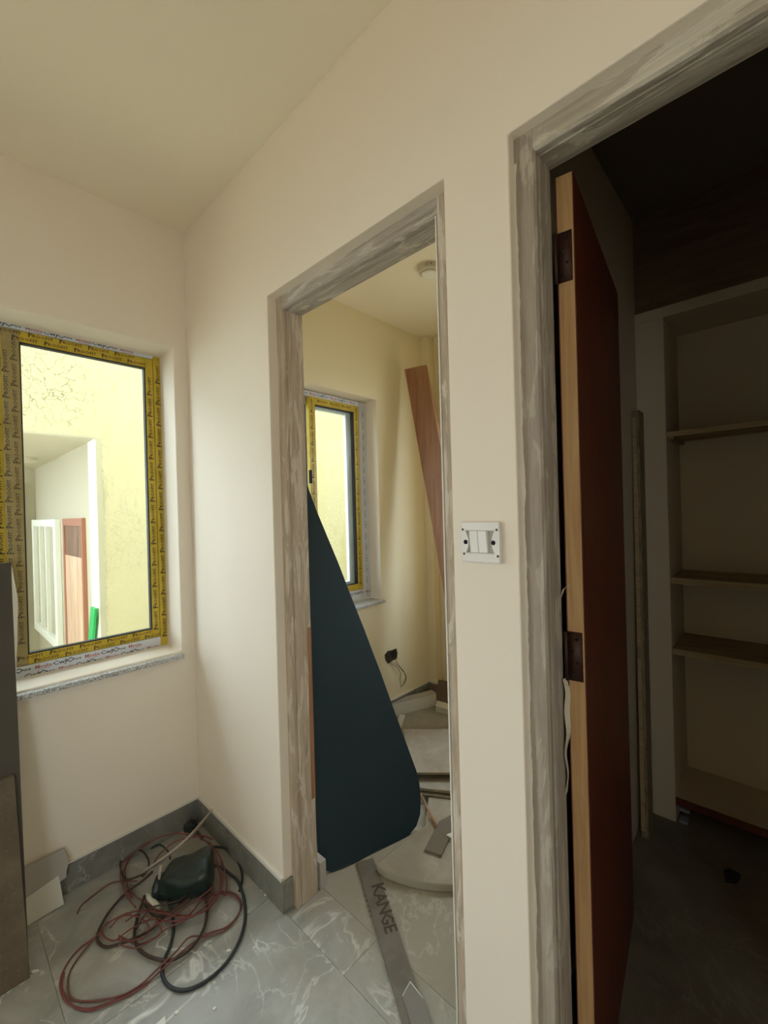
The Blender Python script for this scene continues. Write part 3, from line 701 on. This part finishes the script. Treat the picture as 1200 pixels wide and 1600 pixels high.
for L in ([(606,1034),(616,1036),(626,1045),(634,1055),(633,1066),(626,1074)], [(607,1035),(620,1042),(626,1052),(625,1062),(627,1072)], [(618,1031),(622,1038),(630,1048),(634,1058),(630,1068)]):
    ps = [at(x_, y_, 0, 0.006+0.022*math.sin(math.pi*i/(len(L)-1))) for i, (x_, y_) in enumerate(L)]
    MB().tube(spline(ps), 0.0018, 6).build('wire', M_wire, hole)

# slabs, boards and off-cuts on the far floor
def disc_slab():
    e = [(588,1350),(600,1360),(620,1368),(640,1374),(660,1378),(682,1381),(705,1382)]
    top = [fl(x_, y_, 0.03) for x_, y_ in e]
    last = top[-1]; top += [last+Vector((0.10,0.10,0)), last+Vector((0.17,0.25,0)), Vector((1.28,1.20,0.03)), Vector((0.60,1.20,0.03)), Vector((0.62,0.95,0.03)), Vector((0.83,0.62,0.03)), Vector((0.816,0.42,0.03))]
    bot = [Vector((p.x, p.y, 0.0005)) for p in top]
    return MB().prism(bot, top)
o = tag(center(disc_slab().build('round_front_slab', M_floor_dusty, bevel=0.003, seg=2)), 'large dusty stone slab with a curved pale front edge lying inside the first doorway', 'slab')
o.data.materials.append(mat('pale_slab_edge', (0.36,0.33,0.255), 0.6))
for p in o.data.polygons:
    if abs(p.normal.z) < 0.5: p.material_index = 1
def flat(name, px, ztop, th, m, label, cat, tilt=0.0, ext=None, bevel=0.001):
    t_ = [fl(x_, y_, ztop) for x_, y_ in px]
    if ext: t_ = ext(t_)
    return tag(center(MB().prism([p-Vector((0,0,th)) for p in t_], t_).build(name, m, bevel=bevel)), label, cat)
# support blocks are real off-cuts under the raised tiles
a, b_, c_, d_ = fl(642,1207,0.10), fl(702,1207,0.10), fl(698,1139,0.10), fl(630,1139,0.10)
ex = (b_-a)
tag(center(MB().prism([p-Vector((0,0,0.012)) for p in (a, b_+ex*2.2, c_+ex*1.6, d_)], [a, b_+ex*2.2, c_+ex*1.6, d_]).build('brown_tile', M_slab_brown, bevel=0.001)), 'large brownish tile lying raised on top of the slab pile', 'tile')
a, b_, c_, d_ = fl(656,1231,0.062), fl(704,1236,0.062), fl(703,1206,0.062), fl(650,1206,0.062); ex = (b_-a)
tag(center(MB().prism([p-Vector((0,0,0.012)) for p in (a, b_+ex*2.0, c_+ex*2.0, d_)], [a, b_+ex*2.0, c_+ex*2.0, d_]).build('grey_tile', M_floor_dusty, bevel=0.001)), 'greyish tile jutting out from under the big brown tile', 'tile')
q = fl(690,1190,0.0)
tag(center(box(q.x-0.02, q.x+0.35, q.y-0.02, q.y+0.10, 0.031, 0.049).build('support_block', M_tile_dark)), 'dark off-cut lying under the raised grey tile', 'block')
tag(center(box(q.x-0.05, q.x+0.30, q.y+0.02, q.y+0.16, 0.063, 0.087).build('support_block', M_tile_dark)), 'dark off-cut lying under the raised brown tile', 'block')
flat('thin_tile', [(658,1240),(704,1246),(704,1238),(664,1234)], 0.040, 0.007, M_floor_dusty, 'thin tile edge jutting out lowest from the raised tile stack', 'tile')
flat('dark_tile_strip', [(663,1327),(690,1336),(706,1300),(706,1272),(686,1283)], 0.040, 0.008, M_tile_dark, 'dark brown tile strip lying on the curved slab', 'tile')
flat('white_chip', [(697,1304),(706,1309),(706,1300)], 0.046, 0.004, M_chip, 'white triangular chip lying on the dark tile strip', 'chip')
s0, s1 = fl(657,1240,0.05), fl(682,1292,0.036)
tag(center(MB().tube([s0, s0.lerp(s1,0.5)+Vector((0,0,0.002)), s1], 0.006, 6).build('reddish_stick', M_stick_red)), 'thin reddish stick lying beside the blue sheet', 'stick')
s0, s1 = fl(653,1241,0.045), fl(660,1256,0.036)
tag(center(MB().tube([s0, s0.lerp(s1,0.5), s1], 0.005, 6).build('pale_splinter', M_stick)), 'short pale splinter against the edge of the blue sheet', 'stick')
# white board on edge along the window wall with grey top
e0, e1 = fl(615,1120,0.0), fl(682,1102,0.0); dv = (e1-e0).normalized(); nrm = Vector((-dv.y, dv.x, 0)); nrm = nrm if nrm.x < 0 else -nrm
s_ = e0-dv*0.25
cb = tag(empty('white_board', tuple(s_)), 'long white board lying on edge along the far window wall', 'board')
hgt = 0.085
MB().prism([s_, e1, e1+nrm*0.035, s_+nrm*0.035], [p+Vector((0,0,hgt)) for p in (s_, e1, e1+nrm*0.035, s_+nrm*0.035)]).build('board', M_board_white, cb)
MB().prism([p+Vector((0,0,hgt)) for p in (s_, e1, e1+nrm*0.06, s_+nrm*0.06)], [p+Vector((0,0,hgt+0.004)) for p in (s_, e1, e1+nrm*0.06, s_+nrm*0.06)]).build('grey_top', M_board_grey, cb)
flat('white_offcut', [(617,1142),(624,1144),(633,1117),(624,1116)], 0.012, 0.010, M_board_white, 'narrow white off-cut lying in front of the white board', 'board')
# dark brown leaning piece and the white block under it
tag(center(MB().prism([fl(681,1112,0.0), fl(700,1117,0.0), fl(702,1108,0.0), fl(683,1103,0.0)], [fl(681,1112,0.0)+Vector((0,0,0.04)), fl(700,1117,0)+Vector((0,0,0.04)), fl(702,1108,0)+Vector((0,0,0.04)), fl(683,1103,0)+Vector((0,0,0.04))]).build('white_block', M_board_white, bevel=0.001)), 'small white block on the floor below the brown card', 'block')
card = [at(x_, y_, 1, yy) for x_, y_, yy in ((665,1084,1.68),(672,1068,1.74),(681,1061,1.77),(703,1065,1.77),(703,1106,1.62),(686,1101,1.62))]
cn = (card[2]-card[0]).cross(card[4]-card[0]).normalized()
tag(center(MB().slab(card, cn*0.006).build('brown_card', M_brown_card)), 'brown angular piece of board leaning in the far corner', 'board')

# long strip with stencilled letters across the doorway
sd = Vector((0.857,-0.515,0)); sn = Vector((0.515,0.857,0))
A_ = fl(557,1347,0.006); B_ = fl(583,1341,0.006); E_ = fl(628,1600,0.006); F_ = fl(672,1600,0.006)
ax = ((E_-A_).normalized()+(F_-B_).normalized()).normalized(); E2, F2 = E_+ax*0.35, F_+ax*0.35
st = tag(empty('lettered_strip', (A_.x, A_.y, 0)), 'grey brown strip with big dark capital letters lying across the doorway floor', 'strip')
MB().prism([Vector((p.x,p.y,0.001)) for p in (A_,E2,F2,B_)], [Vector((p.x,p.y,0.008)) for p in (A_,E2,F2,B_)]).build('strip_board', M_strip, st, bevel=0.001)
k = MB(); sn2 = Vector((-ax.y, ax.x, 0)); 
if sn2.dot(sn) < 0: sn2 = -sn2
for ch, (x_, y_), sz in (('K',(590.5,1388),0.066),('A',(594,1403),0.062),('N',(599.5,1419),0.062),('G',(604,1436),0.062),('E',(609,1451),0.060)):
    stamp(k, ch, sz, fl(x_, y_, 0.0084), ax, sn2)
k.build('lettering', M_strip_ink, st)
k = MB()
for i in range(5): stamp(k, 'T', 0.012, fl(570+i*2.2, 1400+i*8, 0.0084), ax, sn2)
k.build('small_print', M_strip_ink, st)
# pointed film lying on the near end of the strip
tip = fl(641,1534,0.011); pl = fl(629,1556,0.011); pr = fl(661,1560,0.011); dn = ax*0.5
ft = tag(empty('pointed_film', (tip.x, tip.y, 0.008)), 'smooth grey strip with a torn pointed end lying on the lettered strip', 'strip')
MB().prism([Vector((p.x,p.y,0.0085)) for p in (tip, pl, pl+dn, pr+dn, pr)], [Vector((p.x,p.y,0.0105)) for p in (tip, pl, pl+dn, pr+dn, pr)]).build('film', M_strip_top, ft)
def edge_line(p, q): 
    return MB().tube([Vector((p.x,p.y,0.0112)), Vector((q.x,q.y,0.0112))], 0.0014, 5)
edge_line(tip, pr).build('torn_white_edge', M_chip, ft); edge_line(tip, pl).build('torn_white_edge', M_chip, ft)

# ------------------------------------------------------------------ store room
for zt, th, name_, lab in ((1.712, 0.022, 'store_shelf', 'topmost raw plywood shelf in the dark store niche'), (1.075, 0.026, 'store_shelf', 'middle raw plywood shelf in the dark store niche'), (0.765, 0.026, 'store_shelf', 'lowest raw plywood shelf in the dark store niche')):
    e = tag(empty(name_, (2.1, 1.5, zt-th)), lab, 'shelf')
    box(1.624, 2.748, 1.40, 1.698, zt-0.012, zt).build('board', M_shelf, e)
    box(1.624, 2.748, 1.392, 1.40, zt-th, zt).build('edge_strip', M_shelf, e)
    box(1.626, 1.644, 1.42, 1.69, zt-0.030, zt-0.0125).build('batten', M_shelf, e)
bs_ = tag(empty('niche_plinth', (2.1, 1.4, 0.0)), 'pale bottom slab of the store niche above a dark toe gap', 'plinth')
box(1.622, 2.75, 1.40, 1.70, 0.088, 0.108).build('slab', M_wall_store, bs_)
box(1.622, 2.75, 1.390, 1.400, 0.080, 0.108).build('edge_strip', M_door, bs_)
box(1.622, 2.75, 1.66, 1.70, 0.0, 0.088).build('gap_shade', M_black, bs_)  # near-black sheet stands for the shade inside the toe gap
box(1.63, 1.66, 1.40, 1.44, 0.0, 0.012).build('pale_offcut', M_pale_strip, bs_); box(1.63, 1.665, 1.42, 1.45, 0.04, 0.052).build('pale_offcut', M_pale_strip, bs_)
# plank standing in the corner behind the door
pl_ = tag(empty('leaning_plank', (1.55, 1.24, 0)), 'narrow rough brown plank standing in the corner behind the brown door', 'plank')
def lp_(x0, x1, y0, y1, z0, z1, sx, sy): return MB().prism([(x0,y0,z0),(x1,y0,z0),(x1,y1,z0),(x0,y1,z0)], [(x0+sx,y0+sy,z1),(x1+sx,y0+sy,z1),(x1+sx,y1+sy,z1),(x0+sx,y1+sy,z1)])
lp_(1.530, 1.556, 1.200, 1.285, 0.0, 1.81, -0.018, 0.10).build('plank', M_plank_rough, pl_)
lp_(1.530, 1.5455, 1.196, 1.200, 0.03, 0.74, -0.0075, 0.041).build('pale_lipping', M_shelf, pl_)
lp_(1.522, 1.5375, 1.241, 1.245, 0.79, 1.78, -0.0095, 0.055).build('pale_lipping', M_shelf, pl_)
flat('dark_lump', [(1131,1358),(1140,1356),(1157,1365),(1150,1374),(1134,1372)], 0.02, 0.018, M_black, 'small black lump lying on the dark store room floor', 'debris')
# ------------------------------------------------------------------ left foreground boards
bx, tx, bz, tz = 0.285, -0.015, 0.0, 1.252
rb = at(47,1526,2,0.0); rt = at(18,880,0,tx)
slope = (tx-bx)/tz
y_l = -0.80
def lean(name, ybr, ytr, xb, zt, th, m, label, extra=None):
    xt = xb+slope*zt
    f = [Vector((xb, ybr, 0)), Vector((xt, ytr, zt)), Vector((xt, y_l, zt)), Vector((xb, y_l, 0))]
    return tag(center(MB().slab(f, (-th, 0, slope*th*0)).build(name, m, bevel=0.001)), label, 'board')
lean('dark_board', rb.y, rt.y, 0.268, tz, 0.022, M_board_dark, 'tall dark grey-brown board leaning on the window sill at the left')
sb = at(22,1212,0,0.15)
lean('brown_board', rb.y, sb.y, 0.287, sb.z, 0.016, M_board_brown, 'shorter speckled brown board leaning in front of the tall dark board')
# clear film peeling at the edge of the tall board
f_ = [(18,884,0),(18,905,4),(19,930,8),(19,950,9),(20,975,7),(21,1000,6),(22,1030,3),(24,1060,1)]
pr_ = []
for px_, py_, w_ in f_:
    z_ = at(px_, py_, 0, 0.05).z; x_ = 0.268+slope*z_-0.002; p = at(px_, py_, 0, x_); q = at(px_+max(w_,0.5), py_+2, 0, x_-0.012); pr_.append((p, q-p))
tag(ribbon(pr_, 0.01, mat('milky_film', (0.62,0.60,0.52), 0.3), 'peeling_film'), 'milky film peeling off the edge of the tall dark board', 'film')
# two pale off-cuts leaning at the window wall
def quad(name, P, m, label, th=0.006, cat='board'):
    nn = (Vector(P[1])-Vector(P[0])).cross(Vector(P[2])-Vector(P[0])).normalized()
    if nn.x > 0: nn = -nn
    return tag(center(MB().slab([Vector(p) for p in P], nn*th).build(name, m, bevel=0.0008)), label, cat)
def lx(z, xb, xt, zt): return xb+(xt-xb)*z/zt
def pl_at(px_, py_, xb, xt, zt):
    x_ = xb
    for _ in range(6): z_ = at(px_, py_, 0, x_).z; x_ = lx(z_, xb, xt, zt)
    return at(px_, py_, 0, x_)
lo = [pl_at(*p, 0.064, 0.036, 0.13) for p in ((43,1450),(100,1413),(92,1368),(40,1405))]
lo = [Vector((p.x, p.y, max(p.z, 0.001))) for p in lo]
quad('pale_offcut', [lo[0], lo[1], lo[2], lo[3]], M_board_white, 'pale off-cut board standing on the floor by the tall dark board')
up = [pl_at(*p, 0.062, 0.020, 0.19) for p in ((20,1423),(94,1378),(104,1371),(104,1361),(108,1346),(100,1326),(20,1365))]
quad('grey_offcut', up, M_board_grey, 'grey off-cut board leaning above the paler one at the skirting')

# ------------------------------------------------------------------ cables, bundle and scraps on the floor
def cable(name, pts, r, m, label, z0=None, wob=0.0, group=None, par=None):
    ps = []
    for i, p in enumerate(pts):
        z = p[2] if len(p) > 2 else r+0.001; ps.append(fl(p[0], p[1], z))
    sp = spline(ps, 6)
    for p in sp: p.z = max(p.z, r+0.0005)
    o = MB().tube(sp, r, 7).build(name, m); return tag(center(o), label, 'cable', group)
K = [
 ('black_cable', [(322,1350,.05),(345,1355,.03),(360,1366,.012),(371,1376),(380,1400),(383,1435),(374,1470),(353,1505),(322,1533),(290,1547),(266,1542),(254,1524),(256,1501),(266,1477),(271,1452),(268,1425,.012),(262,1405,.02)], 0.0052, M_cable_black, 'thick black cable making the big right-hand loop on the floor'),
 ('black_cable', [(329,1323,.05),(353,1326,.02),(368,1340,.012),(377,1360),(378,1376),(374,1392)], 0.0042, M_cable_black, 'short black cable bend between the bundle and the front skirting'),
 ('brown_cable', [(238,1362,.05),(222,1377,.02),(196,1396,.012),(171,1424,.010),(155,1452,.008),(152,1468,.008),(163,1479,.008),(184,1476,.010),(217,1463,.012),(242,1447,.012),(262,1425,.012)], 0.0045, M_cable_brown, 'dark brown cable curving left out of the bundle neck'),
 ('brown_cable', [(312,1380,.03),(322,1405,.014),(323,1425,.014),(319,1449,.012),(302,1478,.012),(271,1499,.012),(242,1498,.010),(218,1484,.012),(210,1460,.010),(216,1430,.010),(226,1400,.014)], 0.0050, M_cable_brown, 'thick brown cable loop hanging below the bundle'),
 ('red_wire', [(168,1440,.010),(150,1463,.012),(122,1484),(102,1511),(94,1538),(103,1564),(130,1576),(158,1571),(196,1555),(228,1537),(254,1514,.012),(281,1490,.016),(306,1470,.014),(329,1457,.006),(353,1449,.006),(371,1431,.006),(377,1411,.006),(366,1396,.006),(340,1394,.008),(316,1406,.016),(298,1427,.018),(274,1441,.016)], 0.0026, M_cable_red, 'red wire making the long loop furthest to the left'),
 ('red_wire', [(160,1452,.012),(128,1489,.006),(110,1517),(106,1540),(114,1561),(146,1564),(190,1555,.008),(222,1537,.008),(247,1513,.016),(275,1487,.018),(297,1464,.016),(325,1463,.006),(352,1453,.006),(372,1430,.006),(375,1410,.009),(360,1399,.009),(338,1398,.012),(320,1410,.018)], 0.0028, M_cable_dull, 'dull red wire running just inside the long red loop'),
 ('red_wire', [(100,1520,.006),(97,1545),(112,1570),(135,1579),(160,1573,.006),(198,1556,.006),(230,1538,.006)], 0.0026, M_cable_red, 'red wire on the outside of the lower end of the long loop'),
 ('red_wire', [(164,1445,.014),(196,1428,.018),(238,1421,.020),(280,1430,.020),(315,1426,.022),(338,1406,.022),(346,1379,.03),(340,1347,.04),(329,1321,.07),(306,1306,.12),(280,1302,.12),(250,1308,.08),(226,1322,.04),(204,1337,.02),(193,1365,.014),(195,1394,.012),(212,1418,.016)], 0.0026, M_cable_red, 'bright red wire arching over the top of the dark bundle'),
 ('red_wire', [(332,1312,.06),(318,1306,.10),(296,1309,.125),(272,1316,.12),(250,1334,.09),(240,1350,.06)], 0.0027, M_cable_red, 'short red wire lying across the top of the bundle'),
 ('red_wire', [(350,1400,.012),(354,1380,.02),(350,1355,.03),(340,1332,.05),(326,1316,.07)], 0.0028, M_cable_red, 'red wire running down the right side of the bundle'),
 ('red_wire', [(345,1345,.03),(347,1375,.02),(340,1398,.02),(322,1420,.022),(296,1434,.022),(266,1440,.02),(240,1436,.02),(214,1446,.016),(190,1462,.014),(178,1470,.012),(164,1464,.010),(160,1452,.010),(172,1440,.012),(200,1426,.014)], 0.0025, M_cable_red, 'red wire looping low in front of the bundle'),
 ('red_wire', [(186,1462,.012),(214,1475,.012),(240,1466,.014),(262,1450,.016),(290,1437,.020),(318,1418,.022),(334,1398,.02),(330,1380,.02)], 0.0028, M_cable_dull, 'thin dull red wire crossing the middle of the tangle'),
 ('brown_wire', [(224,1366,.05),(199,1374,.02),(190,1362,.012),(189,1344,.012),(206,1330,.014),(222,1330,.016),(232,1344,.016),(231,1358,.02),(222,1370,.02)], 0.0034, M_cable_brown, 'small brown coil on the left of the bundle'),
 ('brown_wire', [(214,1377,.012),(190,1377,.008),(171,1381,.006),(147,1398),(127,1415),(121,1427)], 0.0026, M_cable_dull, 'thin loose wire end pointing at the pale off-cuts'),
 ('brown_wire', [(199,1386,.01),(214,1402,.012),(232,1412,.014),(256,1430,.014),(276,1420,.018),(300,1396,.02),(286,1372,.05)], 0.0030, M_cable_dull, 'dull wire crossing under the bundle front'),
 ('brown_wire', [(280,1372,.06),(296,1380,.05),(297,1395,.03),(285,1410,.02),(268,1424,.016),(250,1432,.014),(236,1428,.014),(226,1412,.014)], 0.0030, M_cable_brown, 'dark wire curling out from below the bundle'),
 ('red_wire', [(196,1440,.016),(222,1425,.022),(256,1427,.024),(290,1434,.026),(322,1420,.026),(341,1396,.026),(343,1366,.03),(334,1340,.05)], 0.0024, M_cable_dull, 'dull wire curving from the middle of the tangle up the right of the bundle'),
 ('red_wire', [(206,1337,.02),(196,1358,.014),(199,1384,.012),(206,1402,.014),(196,1392,.018),(188,1370,.02),(193,1346,.024),(212,1331,.03),(234,1314,.06)], 0.0024, M_cable_dull, 'dull red wire bunched beside the small brown coil'),
 ('red_wire', [(172,1450,.018),(190,1432,.022),(214,1432,.024),(232,1446,.022),(228,1462,.020),(204,1470,.018),(184,1468,.016)], 0.0024, M_cable_red, 'small closed loop of red wire at the left of the tangle'),
 ('brown_wire', [(214,1452,.022),(222,1436,.026),(238,1418,.024),(262,1412,.024),(284,1404,.028),(302,1388,.04)], 0.0028, M_cable_brown, 'dark wire passing just below the cream paper twist'),
 ('red_wire', [(228,1456,.024),(252,1440,.026),(276,1428,.030),(298,1412,.030),(318,1398,.030),(334,1384,.034)], 0.0024, M_cable_red, 'short red wire slanting up to the right in the tangle'),
 ('red_wire', [(186,1476,.016),(212,1481,.018),(236,1470,.020),(252,1456,.022),(246,1440,.026),(226,1430,.026)], 0.0024, M_cable_dull, 'dull red wire hooking round the lower middle of the tangle'),
 ('black_cable', [(236,1326,.01),(250,1320,.012),(262,1330,.03),(266,1342,.05)], 0.0034, M_cable_black, 'short black cable end behind the bundle'),
]
for k_ in K: cable(*k_)
# bundle: dark plastic drawn together at the left end
p0, p1 = fl(240,1388,0.03), fl(330,1362,0.05)
axv = (p1-p0); Lb = axv.length; axn = Vector((axv.x, axv.y, 0)).normalized(); sd_ = Vector((axn.y, -axn.x, 0)).normalized()
bd = tag(empty('dark_bundle', ((p0.x+p1.x)/2, (p0.y+p1.y)/2, 0)), 'dark green-black plastic wrapped bundle lying among the tangled wires in the corner', 'bundle')
mb = MB(); rings = []; NR, NS = 30, 36
for i in range(NR+1):
    t = i/NR
    if t < 0.12: w_ = 0.030+0.010*math.sin(t/0.12*math.pi)
    elif t < 0.5: w_ = 0.032+0.036*math.sin((t-0.12)/0.38*math.pi/2)
    elif t < 0.92: w_ = 0.068
    else: w_ = 0.068*math.sqrt(max(0.0, 1-((t-0.92)/0.095)**2))+0.003
    hgt_ = w_*0.78+0.006*math.sin(t*9); cen = Vector((p0.x, p0.y, 0))+axn*(Lb*t*1.02); cen.z = hgt_*0.98+0.002
    ring = []
    for k_ in range(NS):
        a_ = 2*math.pi*k_/NS; ca, sa = math.cos(a_), math.sin(a_)
        sq = 1/(abs(ca)**3.2+abs(sa)**3.2)**(1/3.2)
        pl2 = 1+0.10*math.sin(a_*8+t*6)*max(0, 0.40-t)*2.2+0.13*noise.noise(Vector((ca*1.8, sa*1.8, t*3.2)))+0.06*abs(noise.noise(Vector((ca*4+9, sa*4, t*9))))
        v = cen+sd_*(ca*w_*sq*pl2)+Vector((0,0,1))*(sa*hgt_*sq*pl2); v.z = max(v.z, 0.002); ring.append(mb.bm.verts.new(v))
    rings.append(ring)
for i in range(NR):
    for k_ in range(NS): mb.bm.faces.new([rings[i][k_], rings[i][(k_+1)%NS], rings[i+1][(k_+1)%NS], rings[i+1][k_]])
mb.bm.faces.new(rings[0]); mb.bm.faces.new(rings[-1])
o = mb.build('plastic_wrap', M_bag, bd, smooth=True)
MB().tube([fl(252,1352,.10), fl(250,1362,.085), fl(249,1375,.06)], 0.006, 6).build('pale_label', M_stick, bd)
# stick, toothed wheel and paper twist
s0, s1, s2 = fl(224,1362,0.045), fl(286,1316,0.145), fl(334,1262,0.11)
sk = tag(empty('pale_stick', (s0.x, s0.y, 0)), 'long pale stick resting across the bundle towards the corner', 'stick')
sp_ = spline([s0, s1, s2], 8); MB().tube(sp_, 0.0045, 6).build('stick', M_stick, sk)
sp2 = [p+Vector((0.006,0.004,-0.003+0.004*math.sin(i*1.3))) for i, p in enumerate(sp_[:13])]; MB().tube(sp2, 0.003, 6).build('grey_wire', mat('mauve_wire', (0.22,0.15,0.15), 0.5), sk)
g0 = fl(300,1290,0.035); wh = tag(empty('toothed_wheel', (g0.x, g0.y, 0)), 'small black toothed wheel half hidden behind the wires in the corner', 'wheel')
mb = MB()
ring_o = []
for k_ in range(32):
    a_ = 2*math.pi*k_/32; r_ = 0.031 if k_ % 2 else 0.026; ring_o.append(g0+Vector((0.0,0.0,1))*(math.sin(a_)*r_)+Vector((0.74,0.67,0))*(math.cos(a_)*r_))
mb.slab(ring_o, Vector((0.67,-0.74,0))*0.022); mb.build('wheel', M_cable_black, wh)
MB().tube([g0+Vector((0.02,-0.02,0)), fl(308,1300,.06), fl(316,1310,.07)], 0.007, 7).build('spindle', M_cable_brown, wh)
c0, c1 = fl(229,1398,0.012), fl(248,1421,0.010)
mb = MB(); mb.tube([c0, c0.lerp(c1,0.35), c0.lerp(c1,0.7), c1], 0.008, 8, rfun=lambda t: 0.006+0.007*math.sin(min(1, t*1.15)*math.pi*0.75))
tag(center(mb.build('paper_twist', M_chip)), 'cream twist of paper beside the lower end of the bundle', 'paper')
def chip(px_, py_, s_, label, ang_=0.0, asp=1.0, h=0.003):
    c_ = fl(px_, py_, 0); random.seed(int(px_*7+py_)); pts_ = []
    for k_ in range(6):
        a_ = 2*math.pi*k_/6; r_ = s_*(0.7+0.5*random.random()); x_, y_ = math.cos(a_)*r_, math.sin(a_)*r_*asp
        pts_.append(c_+Vector((x_*math.cos(ang_)-y_*math.sin(ang_), x_*math.sin(ang_)+y_*math.cos(ang_), 0.0006)))
    tag(center(MB().slab(pts_, (0,0,h)).build('chip', M_chip)), label, 'chip', 'white chips on the floor')
chip(411,1391,0.007, 'small white chip at the front skirting, left of the pair')
chip(416,1397,0.010, 'small white chip at the front skirting, right of the pair', 2.3, 0.6)
chip(55,1518,0.012, 'thin white chip on the floor next to the brown board', 0.9, 0.35)
chip(358,1486,0.008, 'white chip just outside the big black cable loop', 1.0, 0.5)
chip(276,1583,0.006, 'tiny white chip right of the white triangle')
chip(335,1577,0.004, 'tiniest white chip on the floor in front of the black cable loop')
tri = [fl(243,1602,0.001), fl(259,1605,0.001), fl(258,1589,0.001)]
tag(center(MB().slab(tri, (0,0,0.003)).build('white_triangle', M_chip)), 'white triangular scrap on the floor at the bottom edge', 'scrap')
for o in C.objects:
    if '_w' in o: del o['_w']
